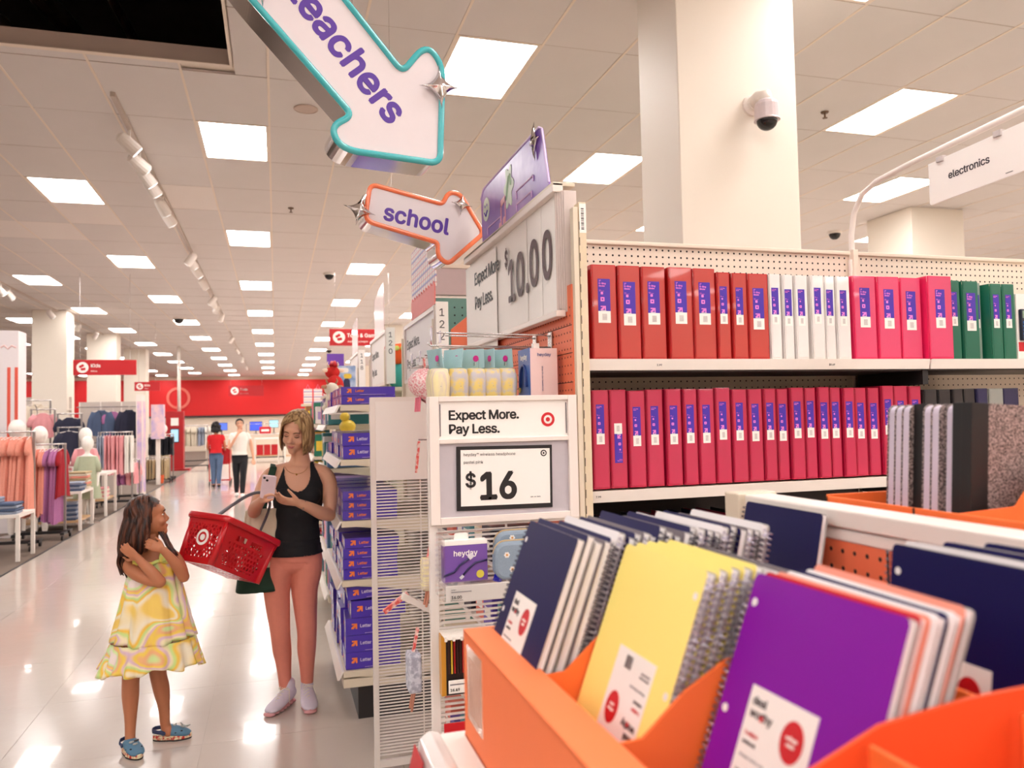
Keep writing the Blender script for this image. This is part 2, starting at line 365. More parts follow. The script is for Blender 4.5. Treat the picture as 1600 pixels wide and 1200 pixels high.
# ------------------------------------------------------------ binder gondola
PEGW = P('white_pegboard', (238, 222, 204), .45, amt=.02)
HOLE = P('peg_hole_dark', (40, 32, 32), .9, amt=0)
ORPEG = P('orange_pegboard', (238, 122, 84), .5, amt=.04)
g = thing('gondola_shelving', 'cream steel gondola shelving holding red, white, pink and green binders', 'shelving', (.9, 2.3, 0))
def holes(mb, x0, x1, z0, z1, pitch=.0254, r=.0033, m=0):
    nx = int((x1 - x0) / pitch); nz = int((z1 - z0) / pitch)
    for i in range(nx + 1):
        for j in range(nz + 1):
            cx, cz = x0 + i * pitch, z0 + j * pitch
            mb.add([(cx + r * math.cos(a * math.pi / 3), cz + r * math.sin(a * math.pi / 3), 0) for a in range(6)], [(0, 1, 2, 3, 4, 5)], m)
for q, (a, b) in enumerate(((.02, 1.34), (1.345, 2.665), (2.67, 3.6))):
    MB().box(a, b, .38, .40, .15, 2.222).build('pegboard', PEGW, g)
    hb = MB(); holes(hb, a + .02, b - .02, 2.056, 2.21, r=.0042); holes(hb, a + .03, b - .03, 1.64, 1.73); holes(hb, a + .03, b - .03, 1.06, 1.30)
    hb.build('peg_hole', HOLE, g, F((0, .3795, 0), (1, 0, 0), (0, 0, 1)), kind='stuff')
    MB().box(a, b, .368, .405, 2.220, 2.236).build('top_rail', PEGW, g, bevel=.004)
for x in (1.342, 2.668): MB().box(x - .012, x + .012, .35, .40, .1, 2.24).build('upright', PEGW, g, bevel=.002)
SHADE = P('underside_shade', (70, 62, 60), .5, amt=.05)  # shade beneath the shelves, put in as a dark colour
PLEX = P('label_print', (150, 142, 146), .6, amt=0)
for z, nm in ((1.772, 'upper'), (1.362, 'middle'), (.97, 'lower'), (.56, 'low')):
    for a, b in ((.03, 1.338), (1.346, 2.66), (2.675, 3.6)):
        s = MB().box(a, b, .0, .37, -.032, -.004).build('shelf', PEGW, g, T(0, 0, z), bevel=.002)
        MB().prism([(0, -.004), (.012, .0), (.004, -.036), (-.012, -.034)], a, b).build('price_rail', WHITE, s, Matrix(((0, 0, 1, 0), (-1, 0, 0, .002), (0, 1, 0, 0), (0, 0, 0, 1))), bevel=.001)
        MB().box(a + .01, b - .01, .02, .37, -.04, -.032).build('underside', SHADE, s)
    MB().box(.02, .045, .02, .37, z - .09, z - .03).build('bracket', DARK, g)
    MB().box(1.33, 1.354, .02, .37, z - .09, z - .03).build('bracket', DARK, g)
for (x, z, tx) in ((.27, 1.752, '2.99'), (.92, 1.752, '$3.49'), (.05, 1.345, '7.99')):
    text(tx, .013, DARK, g, F((x, -.013, z), (1, 0, 0), (0, 0, 1)), .01)
MB().box(.0, 3.6, .0, .42, 0, .12).build('kick_base', DARK, g)
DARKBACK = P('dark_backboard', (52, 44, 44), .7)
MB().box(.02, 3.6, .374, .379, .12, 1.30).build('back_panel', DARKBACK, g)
# binders
def binder_mats():
    o = {}
    films = dict(red=(190, 66, 58), pink=(222, 74, 114), rose=(196, 46, 84), green=(30, 106, 84))
    for k, c in (('red', (188, 22, 24)), ('white', (238, 232, 228)), ('pink', (230, 34, 92)), ('green', (24, 112, 84)), ('grey', (138, 158, 146)), ('black', (34, 30, 34)), ('navy', (28, 26, 72)), ('silver', (150, 152, 146)), ('rose', (184, 16, 62))):
        o[k] = (P('binder_' + k, c, .3, amt=.03, scale=9, coat=.35), P('binder_film_' + k, films.get(k) or tuple(min(255, int(v * .93 + 14)) for v in c), .28, amt=.03, coat=.3))
    return o
BM = binder_mats()
_lab = {}
def label_mesh(wd, big):
    k = (round(wd, 3), big)
    if k in _lab: return _lab[k]
    h = .104 if big else .093
    mb = MB(); mb.box(-wd / 2, wd / 2, -h * .60, h * .40 - .001, 0, .0006, 0)    # purple field
    mb.box(-wd / 2, wd / 2, -h * .96, -h * .60, 0, .0006, 1)                    # white field
    for i, (ww) in enumerate((1, 2, 1, 3, 1, 2, 1, 1, 2)): mb.box(-wd * .18, wd * .2, -h * .70 - i * h * .022, -h * .692 - i * h * .022, .0006, .0008, 2)
    s = wd * .30
    mb.prism(rrect(-wd * .28, -wd * .08, -h * .09, -h * .09 + wd * .2, .001, 1), .0006, .0009, 3)
    mb.prism(rrect(-wd * .30, wd * .02, -h * .30, -h * .30 + wd * .32, .001, 1), .0006, .0009, 3)
    mb.prism(rrect(-wd * .20, -wd * .08, -h * .30 + wd * .1, -h * .30 + wd * .22, .001, 1), .0009, .001, 0)
    mb.prism([(-wd * .30, -h * .57), (-wd * .12, -h * .57), (wd * .02, -h * .50), (wd * .02, -h * .57), (wd * .12, -h * .57), (wd * .12, -h * .44), (-wd * .3, -h * .44), (-wd * .3, -h * .475), (-wd * .10, -h * .475), (-wd * .3, -h * .54)], .0006, .0009, 3)
    mb.box(-wd * .3, wd * .14, -h * .592, -h * .578, .0006, .0009, 1)
    me = mb.mesh('spine_label', [PURPLE, PRINTW, GREYINK, PINKINK]); _lab[k] = (me, h); return _lab[k]
def binder(x0, x1, z, col, label, group, y=2.33, h=.295, flip=False, depth=.265, lab=True, big=None, tilt=0):
    wd = x1 - x0 - .003
    t = thing('ring_binder', label, 'binder', T(x0 + wd / 2, y, z) @ RY(tilt), group)
    cm, fm = BM[col]
    h += rnd.uniform(-.001, .001)
    c = MB()
    c.box(-wd / 2, -wd / 2 + .003, .004, depth, 0, h); c.box(wd / 2 - .003, wd / 2, .004, depth, 0, h); c.box(-wd / 2 + .002, wd / 2 - .002, 0, .0035, 0, h)
    c.build('cover', cm, t, bevel=.0012)
    MB().box(-wd / 2 + .006, wd / 2 - .006, -.0012, 0, .006, h - .004).build('spine_pocket', fm, t, bevel=.0008)
    MB().box(-wd * .25, wd * .25, .01, .018, .02, h - .02).build('ring_plate', STEEL, t)
    if lab:
        big = wd > .062 if big is None else big
        me, lh = label_mesh(.042 if big else .027, big)
        M = F((-.002 if not big else -.001, -.0014, .843 * h - .4 * (.104 if big else .093) + rnd.uniform(-.005, .005)), (1, 0, 0), (0, 0, 1)) @ RZ(180 if flip else 0)
        if flip: M = T(0, 0, -.11) @ M
        l = link('spine_label', me, t, M)
        w_ = .042 if big else .027
        text('2"\nD-Ring\nBinder' if big else '1" D-Ring\nBinder', w_ * (.26 if big else .2), PINKINK, l, T(-w_ * .42, lh * (.25 if big else .3), .0007), .02, 'LEFT', line=.8)
        text('White\nClear Pockets', w_ * .1, PINKINK, l, T(-w_ * .42, lh * (.03), .0007), 0, 'LEFT', line=.8)
    return t
U = [0.962, 1.052, 1.054, 1.135, 1.137, 1.226, 1.233, 1.322, 1.324, 1.41, 1.41, 1.463, 1.466, 1.527, 1.53, 1.612, 1.614, 1.662, 1.665, 1.708, 1.713, 1.767, 1.778, 1.833, 1.835, 1.88, 1.883, 1.942, 1.95, 2.05, 2.053, 2.153, 2.156, 2.252, 2.255, 2.368, 2.371, 2.43, 2.433, 2.51, 2.513, 2.559, 2.562, 2.62, 2.623, 2.688]
UC = ['red'] * 8 + ['white'] * 6 + ['pink'] * 4 + ['green'] * 2 + ['grey'] + ['green'] * 2
binder(.90, .958, 1.772, 'red', 'sliver of a red binder squeezed against the cream end post, upper shelf', 'upper shelf binders', y=2.36)
cn = {}
TOT = {'red': 8, 'white': 6, 'pink': 4, 'green': 4}
for i, c in enumerate(UC):
    a, b = U[2 * i], U[2 * i + 1]; cn[c] = cn.get(c, 0) + 1; k = cn[c] - 1
    if c == 'grey': lb = 'greyish translucent binder set back between the green binders, upper shelf'
    elif k == 0: lb = {'red': 'thick red binder nearest the end post, label in full view, upper shelf', 'white': 'slim white binder touching the last red binder, upper shelf', 'pink': 'thick pink binder touching the last white binder, upper shelf', 'green': 'green binder touching the last thick pink binder, upper shelf'}[c]
    elif k == TOT[c] - 1: lb = {'red': 'slim red binder beside the first white binder, upper shelf', 'white': 'white binder beside the first pink binder, upper shelf', 'pink': 'forward-standing pink binder beside the green ones, upper shelf', 'green': 'rightmost green binder beside the calculators, upper shelf'}[c]
    else: lb = f'{"slim " if b - a < .065 else "thick "}{c} binder, {ORD[k]} {c} one from the end post, upper shelf'
    hh = .302 if c == 'red' and k < 5 else (.295 if c in ('pink',) else .29)
    if c == 'pink' and k == 3: hh = .3
    if c == 'green' and k > 1: hh = .283
    binder(a, b, 1.774, c, lb, 'upper shelf binders', y=2.33 + (.03 if c == 'grey' else 0) + (0 if c != 'pink' or k != 3 else -.02) + rnd.uniform(-.003, .003), h=hh)
W2 = [0.953, 1.016, 1.08, 1.145, 1.211, 1.273, 1.329, 1.393, 1.456, 1.519, 1.58, 1.633, 1.683, 1.742, 1.793, 1.845, 1.895, 1.949, 2.005, 2.06, 2.117, 2.184, 2.244, 2.309, 2.37, 2.423, 2.482, 2.539, 2.614, 2.697]
binder(.90, .95, 1.364, 'rose', 'sliver of a dark pink binder against the end post, middle shelf', 'middle shelf binders', y=2.35)
WC = ['rose'] * 22 + ['black'] * 4 + ['navy', 'silver', 'navy', 'navy']
kb = 0
for i in range(29):
    c = WC[i]; a, b = W2[i], W2[i + 1]
    if c == 'rose':
        lb = ('dark pink binder with its spine label upside down and low, middle shelf' if i == 1 else f'dark pink binder, {ORD[i]} pink one from the end post, middle shelf')
    elif c == 'black': lb = f'black binder, {ORD[i - 22]} one right of the pink row, middle shelf'
    elif c == 'silver': lb = 'light silver binder between navy ones, middle shelf'
    else: lb = 'navy binder between the black ones and the silver one, middle shelf' if i == 26 else 'navy binder right of the silver one, middle shelf'
    binder(a, b - .002, 1.364, c, lb, 'middle shelf binders', y=2.335 + rnd.uniform(-.006, .006), h=.312 + rnd.uniform(-.004, .003) if c == 'rose' else .30, flip=(i == 1), lab=c == 'rose', big=False)
for i in range(9):
    binder(1.0 + i * .06, 1.058 + i * .06, .972, ('navy', 'rose', 'black')[i % 3], f'{("navy", "pink", "black")[i % 3]} binder in shadow, {ORD[i]} on the lower shelf', 'lower shelf binders', y=2.36, h=.28, lab=False)
for i, x in enumerate((2.70, 2.775)):
    t = thing('calculator_pack', ('calculator in a printed blister pack beside the green binders', 'second calculator blister pack at the right end of the upper shelf')[i], 'calculator', (x + .034, 2.34, 1.774), group='calculator packs')
    MB().box(-.034, .034, 0, .012, 0, .25).build('card', PRINTW, t, bevel=.003)
    MB().box(-.026, .026, -.015, 0, .07, .19).build('calculator_body', P('charcoal_plastic', (40, 44, 60), .3), t, bevel=.004)
    MB().box(-.022, .022, -.017, -.015, .155, .183).build('screen', P('lcd_green', (150, 170, 150), .2), t)
    MB().box(-.03, .03, -.001, 0, .03, .065).build('red_band', REDINK, t)
    kb_ = MB()
    for a in range(4):
        for b in range(5): kb_.box(-.021 + a * .011, -.013 + a * .011, -.018, -.015, .078 + b * .014, .087 + b * .014, 0)
    kb_.build('keypad', P('blue_key', (70, 120, 190), .4), t)
# ------------------------------------------------------------ near endcap
post = thing('end_post', 'tall worn cream end post with a barcode sticker, left of the red binders', 'post', (.905, 2.25, 0))
PSTM = P('scuffed_cream', (224, 206, 176), .5, amt=.12, scale=7)
MB().box(-.012, .0125, 0, .04, 0, 2.25).build('front_strip', PSTM, post, bevel=.002)
MB().box(-.03, -.013, .002, .03, 0, 2.235).build('slotted_strip', CREAM, post, bevel=.002)
sl = MB()
for i in range(44): sl.box(-.0002 - .0125 + .001, -.0095, -.0004, 0, .1 + i * .048, .125 + i * .048)
sl.build('slot', HOLE, post, kind='stuff')
bc = MB().box(-.010, .0115, -.0015, 0, 2.155, 2.245, 0)
for i in range(13): bc.box(-.005, .004, -.002, -.0015, 2.165 + i * .0052, 2.165 + i * .0052 + (.002 if i % 3 else .0032), 1)
bc.build('barcode_sticker', [PRINTW, BLACK], post)
cap = thing('endcap_display', 'white endcap stand with wire side panels and orange pegboard back', 'display', (.87, 2.25, 0))
def wing(y, name, top_white, zsplit):
    s = MB().box(-.455, -.43, 0, .02, .0, 1.66 if name == 'near' else 1.70).build('side_frame', WHITE, cap, T(0, y, 0), bevel=.002)
    H = 1.66 if name == 'near' else 1.70
    MB().box(0, .02, 0, .02, 0, H).build('frame_rail', WHITE, s, T(-.02, 0, 0), bevel=.002)
    MB().box(-.43, 0, 0, .02, H - .02, H).build('frame_rail', WHITE, s)
    MB().box(-.43, 0, 0, .02, .02, .05).build('frame_rail', WHITE, s)
    z = zsplit - .012; wme = MB().box(-.43, -.02, .006, .010, -.003, .003).mesh('wire_slat', WHITE)
    while z > .06:
        link('wire_slat', wme, s, T(0, 0, z)); z -= .0143
    for x in (-.225,): MB().box(x - .003, x + .003, .010, .014, .05, zsplit).build('wire_upright', WHITE, s)
    return s
near = wing(0, 'near', 0, 1.285)
MB().box(-.43, -.02, .004, .016, 1.285, 1.302).build('frame_rail', WHITE, near)
far = wing(1.45, 'far', 1, 1.315)
MB().box(-.43, -.02, .002, .016, 1.315, 1.69).build('white_board', PRINTW, far)
MB().box(-.0, .01, .02, 1.32, .1, 2.0).build('back_pegboard', ORPEG, cap)
hb = MB(); holes(hb, .05, 1.3, 1.60, 1.94); hb.build('peg_hole', HOLE, cap, F((-.0006, 1.33, 0), (0, -1, 0), (0, 0, 1)), kind='stuff')
for z in (1.875, 1.79, 1.70): MB().box(-.001, 0, .02, 1.32, z - .001, z + .001).build('panel_seam', HOLE, cap)
MB().box(-.17, .0, .02, 1.44, .02, .16).build('base_shelf', WHITE, cap, bevel=.004)
for z in (.5, .86, 1.1): MB().box(-.17, 0, .03, 1.43, z - .012, z).build('shelf', WHITE, cap, bevel=.002)
# price header on the near side panel
hs = thing('price_sign', 'white framed Expect More Pay Less sign with a sixteen dollar price card', 'sign', front(.645, 2.245, 1.48))
FR = P('sign_frame', (240, 228, 220), .35, amt=.01)
fr = MB()
for a in ((-.228, -.2, -.185, .18), (.192, .22, -.185, .18), (-.2, .192, .165, .18), (-.2, .192, .045, .058), (-.2, .192, -.185, -.165)): fr.box(*a, .0, .012)
fr.build('frame', FR, hs, bevel=.0015)
MB().box(-.2, .192, .058, .165, 0, .004).build('header_card', PRINTW, hs)
for x in (-.197, .186): MB().box(x, x + .003, .066, .158, .004, .006).build('card_clip', GREYINK, hs)
text('Expect More.', .055, BLACK, hs, T(-.172, .126, .0046), .022, 'LEFT', sx=1.04, track=.95)
text('Pay Less.', .055, BLACK, hs, T(-.172, .086, .0046), .022, 'LEFT', sx=1.04, track=.95)
b = MB(); disc(b, .13, .108, .021, .004, .0048, 0, 28, hole=.013); disc(b, .13, .108, .0065, .004, .0048, 0, 20); b.build('bullseye_logo', REDINK, hs)
MB().box(-.2, .192, -.165, .045, -.004, .001).build('recess_panel', P('lilac_grey', (196, 188, 194), .4), hs)
pc = MB().box(-.15, .14, -.15, .034, .002, .006, 0); pc.build('black_card_frame', BLACK, hs, T(0, 0, 0) @ RZ(-.6), bevel=.001)
MB().box(-.138, .132, -.137, .024, .006, .0075).build('price_card', PRINTW, hs, RZ(-.6))
text('heyday™ wireless headphone', .0172, BLACK, hs, T(-.130, .012, .0078) @ RZ(-.6), 0, 'LEFT', track=1.02)
text('pastel pink', .0172, BLACK, hs, T(-.130, -.010, .0078) @ RZ(-.6), 0, 'LEFT', track=1.02)
b = MB(); disc(b, .113, .009, .0095, .0075, .0082, 0, 22, hole=.0062); disc(b, .113, .009, .003, .0075, .0082, 0, 14); b.build('bullseye_logo', BLACK, hs)
text('$', .082, BLACK, hs, T(-.110, -.062, .0078), .02)
text('16', .158, BLACK, hs, T(-.028, -.080, .0078), .026, sx=.96, track=.95)
text('000  00  0000', .007, BLACK, hs, T(.085, -.118, .0078), 0)
# big flip sign $10.00
X = .862
bs = thing('flip_price_sign', 'long white Expect More Pay Less flip sign reading ten dollars', 'sign', aisle(X, 2.93, 2.12))
MB().box(-.60, .62, .175, .205, -.005, .03).build('top_rail', FR, bs, bevel=.003)
MB().box(-.60, .62, .195, .207, -.045, .03).build('top_channel', CREAM, bs, bevel=.002)
MB().box(-.60, .62, -.215, -.195, -.005, .028).build('bottom_rail', FR, bs, bevel=.003)
MB().box(-.58, .605, -.2, .18, -.004, .0).build('back_card', PRINTW, bs)
sheets = [(-.58, .105), (.085, .28), (.275, .44), (.435, .60)]
for i, (a, b_) in enumerate(sheets):
    MB().box(a, b_, -.2, .18, 0, .0015).build('flip_sheet', PRINTW, bs, T(a, 0, .003 + .001 * i) @ RY(-1.2 if i else 0) @ T(-a, 0, 0))
for k in range(5): MB().box(.607 + .004 * k, .6095 + .004 * k, -.2 + .01 * (k % 2), .18, -.03 - .004 * k, .02 - .006 * k).build('flip_sheet', P('sheet_edge', (214, 200, 194), .6), bs)
MB().box(-.62, -.1, -.36, .16, .002, .004).build('loose_white_card', PRINTW, bs, T(-.02, 0, .008))
text('Expect More', .112, BLACK, bs, T(-.475, .085, .0135), .012, 'LEFT', sx=1.06, track=.92)
text('Pay Less.', .112, BLACK, bs, T(-.475, -.02, .0135), .012, 'LEFT', sx=1.06, track=.92)
BRN = P('price_digit', (86, 60, 62), .5, amt=0)
for ch, x, sz, z in (('$', .035, .13, .06), ('1', .097, .32, -.015), ('0', .207, .32, -.01), ('.', .290, .32, -.01), ('0', .368, .32, 0), ('0', .505, .32, 0)):
    text(ch, sz, BRN, bs, T(x, z + (.02 if ch == '$' else 0), .014), .016, sx=.82)
# purple header card
card_pts = [(0, 0), (.86, 0), (.86, .02), (.80, .22), (.77, .235), (.02, .235), (-.03, .2), (-.02, .0)]
pcard = thing('purple_header_card', 'purple back to school header card with stickers above the ten dollar sign', 'sign', aisle(.87, 3.30, 2.345))
PUR = P('purple_print', (112, 60, 176), .3, amt=.3, scale=3.2, c2=(160, 124, 204))
MB().prism(card_pts, -.003, .003).build('card', PUR, pcard, bevel=.001)
MB().tube([(p[0], p[1], .003) for p in card_pts[2:7]], .004, 6).build('card_edge', P('pale_lilac', (214, 190, 232), .4), pcard)
LIL = P('lilac_line', (232, 200, 240), .5)
for (x, y, w_) in ((.08, .05, .2), (.08, .0, .16), (.5, .09, .2), (.5, .04, .18)):
    MB().tube([(x, y - .03, .004), (x, y, .004), (x + w_, y + .0, .004), (x + w_, y - .02, .004)], .003, 5).build('printed_line', LIL, pcard)
MINT = P('mint_sticker', (214, 232, 216), .4)
b = MB(); disc(b, .06, .135, .05, .003, .005, 0, 24); b.build('smiley_sticker', MINT, pcard)
b = MB(); disc(b, .045, .15, .006, .005, .006, 0, 10); disc(b, .075, .15, .006, .005, .006, 0, 10); b.tube([(.035, .125, .006), (.06, .105, .006), (.085, .125, .006)], .003, 5); b.build('smiley_face', PURPLE, pcard)
pts = [(.40 + (.055 + .014 * math.cos(6 * a)) * math.cos(a), .135 + (.075 + .014 * math.cos(6 * a)) * math.sin(a)) for a in [2 * math.pi * k / 48 for k in range(48)]]
MB().prism(pts, .003, .005).build('flower_sticker', MINT, pcard)
MB().tube([(.40 + .03 * math.cos(a * .7), .135 + .045 * math.sin(a), .006) for a in range(9)], .003, 5).build('sticker_swirl', P('sage', (176, 206, 178), .5), pcard)
b = MB(); disc(b, .27, .01, .018, .003, .005, 0, 14); disc(b, .33, .02, .018, .003, .005, 0, 14); b.box(.283, .29, .01, .1, .003, .005); b.box(.341, .348, .02, .11, .003, .005); b.prism([(.283, .085), (.348, .095), (.348, .12), (.283, .11)], .003, .005); b.build('music_note_sticker', P('peach_print', (240, 178, 190), .4), pcard)
def sparkle(x, y, z, s, parent, rot=0, wx=1, name='chrome_star'):
    mb = MB(); n = 64; vs = [(0, 0, .22 * s)]; rings = 3
    for q in range(1, rings + 1):
        f = q / rings
        for k in range(n):
            a = 2 * math.pi * k / n; rr = (abs(math.cos(a)) ** .56 + abs(math.sin(a)) ** .56) ** (-1 / .56)
            vs.append((rr * f * s * math.cos(a) * wx, rr * f * s * math.sin(a), .22 * s * (1 - f) ** .7))
    fs = [(0, 1 + k, 1 + (k + 1) % n) for k in range(n)]
    for q in range(rings - 1):
        for k in range(n): fs.append((1 + q * n + k, 1 + (q + 1) * n + k, 1 + (q + 1) * n + (k + 1) % n, 1 + q * n + (k + 1) % n))
    o = len(vs); vs.append((0, 0, -.02 * s)); fs += [(o, 1 + (rings - 1) * n + (k + 1) % n, 1 + (rings - 1) * n + k) for k in range(n)]
    mb.add(vs, fs)
    return mb.build(name, CHROME, parent, T(x, y, z) @ RZ(rot), smooth=True)
sparkle(.73, .2, .006, .07, pcard, 0, .8)
# hanging arrow signs
def arrow_sign(name, label, M, pts, rim, word, tsize, tpos, stars, thick, face_c, tbold=.03, ts=1):
    t = thing(name, label, 'sign', M)
    # round corners
    n = len(pts); out = []
    for i, (x, y, r) in enumerate(pts):
        p = Vector((x, y)); a = Vector(pts[i - 1][:2]); b = Vector(pts[(i + 1) % n][:2])
        da = (a - p); db = (b - p); ra = min(r, da.length * .48); rb = min(r, db.length * .48)
        A = p + da.normalized() * ra; B = p + db.normalized() * rb
        for k in range(7): q = k / 6; out.append(((1 - q) ** 2 * A + 2 * q * (1 - q) * p + q * q * B))
    MB().prism([(p.x, p.y) for p in out], -thick, -.004).build('chrome_body', CHROME, t)
    MB().prism([(p.x, p.y) for p in out], -.004, .004).build('face_panel', face_c, t)
    MB().tube([(p.x, p.y, .004) for p in out], .0105, 10, closed=True).build('neon_rim', rim, t, smooth=True)
    text(word, tsize, P('violet_letters', (84, 46, 150), .45, amt=0), t, tpos, tbold, track=1.0)
    for s in stars: sparkle(*s[:4], t, *s[4:])
    return t
FACE = P('frosted_face', (222, 212, 214), .3, amt=.02)
TEAL = P('teal_rim', (64, 178, 184), .25, amt=.03, coat=.5)
CORAL = P('coral_rim', (250, 128, 84), .25, amt=.03, coat=.5)
yaw = 0
ta = arrow_sign('teachers_arrow_sign', 'large teal-rimmed arrow sign reading teachers, pointing down right from the ceiling', front(.2, 2.45, 0) @ RY(7) @ T(-.2, 0, 0),
    [(-.42, 3.27, .03), (-.20, 3.36, .05), (.395, 2.695, .03), (.475, 2.80, .06), (.530, 2.74, .05), (.515, 2.415, .035), (.20, 2.425, .06), (.165, 2.49, .06), (.235, 2.535, .03), (-.075, 2.86, .03)],
    TEAL, 'teachers', .182, T(.228, 2.727, .0045) @ RZ(-49.5), [(.515, 2.66, .02, .072, 4), (-.03, 2.895, .02, .078, 0)], .15, FACE, .024)
MB().tube([(.25, 2.84, -.05), (.25, HZ, -.05)], .0012, 6).build('hanging_wire', STEEL, ta)
MB().tube([(-.2, 3.3, -.05), (-.2, HZ, -.05)], .0012, 6).build('hanging_wire', STEEL, ta)
sa = arrow_sign('school_arrow_sign', 'coral-rimmed arrow sign reading school, pointing right beside the purple card', front(.6, 3.42, 0) @ RY(5) @ T(-.6, 0, 0),
    [(.395, 2.605, .035), (.716, 2.543, .02), (.745, 2.60, .03), (.80, 2.595, .03), (.905, 2.425, .025), (.735, 2.275, .03), (.69, 2.31, .025), (.69, 2.37, .015), (.37, 2.445, .04)],
    CORAL, 'school', .147, T(.598, 2.467, .0045) @ RZ(-9.5), [(.345, 2.485, .02, .072, -14), (.80, 2.545, .02, .052, -8)], .17, FACE, .024)
MB().tube([(.5, 2.58, -.05), (.5, HZ, -.05)], .001, 6).build('hanging_wire', STEEL, sa)
# electronics blade sign on its bent pole
t = thing('sign_pole', 'thin white pole curving out over the binder aisle from the pegboard', 'pole', (2.24, 2.67, 0))
MB().tube([(0, 0, .2), (0, 0, 2.30), (0, -.02, 2.385), (0, -.07, 2.45), (0, -.15, 2.478), (0, -.3, 2.492), (0, -1.6, 2.565)], .011, 10).build('tube', WHITE, t, smooth=True)
MB().box(-.02, .02, -.012, .0, 2.02, 2.2).build('mounting_clip', WHITE, t)
es = thing('electronics_sign', 'white blade sign reading electronics hanging from the curved pole', 'sign', aisle(2.225, 2.246, 2.31) @ RZ(0))
MB().prism([(.006, 0), (1.2, .04), (1.2, .2), (0, .148), (0, .006)], -.004, .004).build('panel', PRINTW, es, bevel=.001)
text('electronics', .052, P('dark_grey_letters', (62, 56, 60), .5, amt=0), es, T(.085, .083, .0045) @ RZ(2), .012, 'LEFT', track=.97)
for x in (.04, .27): MB().box(x, x + .03, .138 + x * .04, .158 + x * .04, -.01, .01).build('clip', P('clip_grey', (200, 190, 188), .4), es, bevel=.002)
text('electronics', .008, GREYINK, es, T(.32, .012 + .012, .0045) @ RZ(2), 0)
# ------------------------------------------------------------ near low gondola with card trays of notebooks
low = thing('low_gondola', 'low gondola spine with white top rail and orange pegboard behind the notebook trays', 'shelving', (.80, 0, 0))
MB().box(0, .03, -.9, 1.24, .1, 1.42).build('pegboard', ORPEG, low)
hb = MB(); holes(hb, -1.2, .5, 1.34, 1.40, r=.0035); hb.build('peg_hole', HOLE, low, F((-.0008, 0, 0), (0, -1, 0), (0, 0, 1)), kind='stuff')
MB().box(-.0012, 0, .905, .908, 1.15, 1.42).build('panel_seam', HOLE, low)
MB().box(-.006, .05, -.9, 1.27, 1.425, 1.452).build('top_rail', WHITE, low, bevel=.003)
MB().box(-.002, .045, -.9, 1.25, 1.405, 1.423).build('lower_rail', WHITE, low, bevel=.003)
MB().box(-.02, .06, 1.24, 1.285, .05, 1.455).build('end_upright', CREAM, low, bevel=.003)
for z in (1.13, .78, .45): MB().box(-.57, 0, -.9, 1.19, z - .025, z).box(.03, .62, -.9, 1.30, z - .025 + (.2 if z > 1 else 0), z + (.2 if z > 1 else 0)).build('shelf', WHITE, low, bevel=.002, kind=None)
MB().box(-.55, .6, -.9, 1.18, 0, .12).build('kick_base', DARK, low)
lipm = MB().prism([(-.57, 1.13), (-.585, 1.135), (-.60, 1.125), (-.612, 1.075), (-.605, 1.072), (-.57, 1.10)], -1.195, .9)
lipm.build('price_rail', P('glossy_rail', (240, 232, 228), .12, coat=.6, amt=.02), low, RX(90), bevel=.002)
for i, y in enumerate((1.16, 1.02, .86)):
    MB().box(-.0, .001, -.035, .035, -.02, .02).build('price_ticket', REDINK if i == 0 else PRINTW, low, T(-.6125, y, 1.098) @ RY(14))
tr = thing('notebook_tray', 'orange corrugated card tray divided into bins for spiral notebooks, nearest the camera', 'display tray', (.264, 0, 1.13))
Y0t, Y1t = -.35, 1.17
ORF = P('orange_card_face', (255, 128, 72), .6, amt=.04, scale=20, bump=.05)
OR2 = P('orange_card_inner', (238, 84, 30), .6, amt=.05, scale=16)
MB().box(0, .006, Y0t, Y1t, 0, .154).build('front_wall', ORF, tr, bevel=.0015)
MB().box(.0, .049, Y0t, Y1t, .150, .156).build('folded_rim', ORF, tr, bevel=.0015)
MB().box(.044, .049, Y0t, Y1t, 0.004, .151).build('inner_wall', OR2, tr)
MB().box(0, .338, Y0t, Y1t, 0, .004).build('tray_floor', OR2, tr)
prof = [(.049, 0), (.049, .150), (.075, .152), (.12, .19), (.17, .218), (.25, .222), (.334, .224), (.334, 0)]
prof3 = [(.049, 0), (.049, .150), (.094, .206), (.163, .233), (.25, .243), (.334, .246), (.334, 0)]
D = MB().prism(prof, -.002, .002).mesh('divider', ORANGE)
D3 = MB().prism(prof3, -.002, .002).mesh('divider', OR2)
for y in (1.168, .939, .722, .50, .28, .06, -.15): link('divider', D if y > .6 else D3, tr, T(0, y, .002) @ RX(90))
MB().box(.335, .340, Y0t, Y1t, 0, .210).build('back_wall', ORANGE, tr, bevel=.001)
for y in (.835, .632, .41): MB().box(.3335, .3352, y - .0015, y + .0015, .05, .21).build('fold_seam', P('seam_brown', (120, 50, 24), .8, amt=0), tr)
MB().box(.146, .150, .285, .492, 0, .226).build('cross_flap', ORANGE, tr, bevel=.001)
MB().box(.286, .290, .285, .490, 0, .232).build('cross_flap', ORANGE, tr, bevel=.001)
st = MB().box(-.0008, 0, 1.06, 1.145, .035, .14)
st.build('clear_tape_patch', P('tape_patch', (232, 176, 150), .15, amt=.35, scale=30, coat=.8), tr)
for i in range(7): MB().box(-.0012, -.0008, 1.07 + i * .01, 1.073 + i * .01, .045, .125).build('barcode_line', P('faded_grey', (206, 160, 140), .4), tr)
t2 = thing('notebook_tray', 'rear orange card tray against the low orange pegboard, holding navy notebooks', 'display tray', (.608, 0, 1.13))
MB().box(0, .006, Y0t, 1.19, 0, .20).build('front_wall', OR2, t2)
MB().box(0, .184, Y0t, 1.19, 0, .004).build('tray_floor', OR2, t2)
D2 = MB().box(.006, .183, -.002, .002, .004, .20).mesh('divider', OR2)
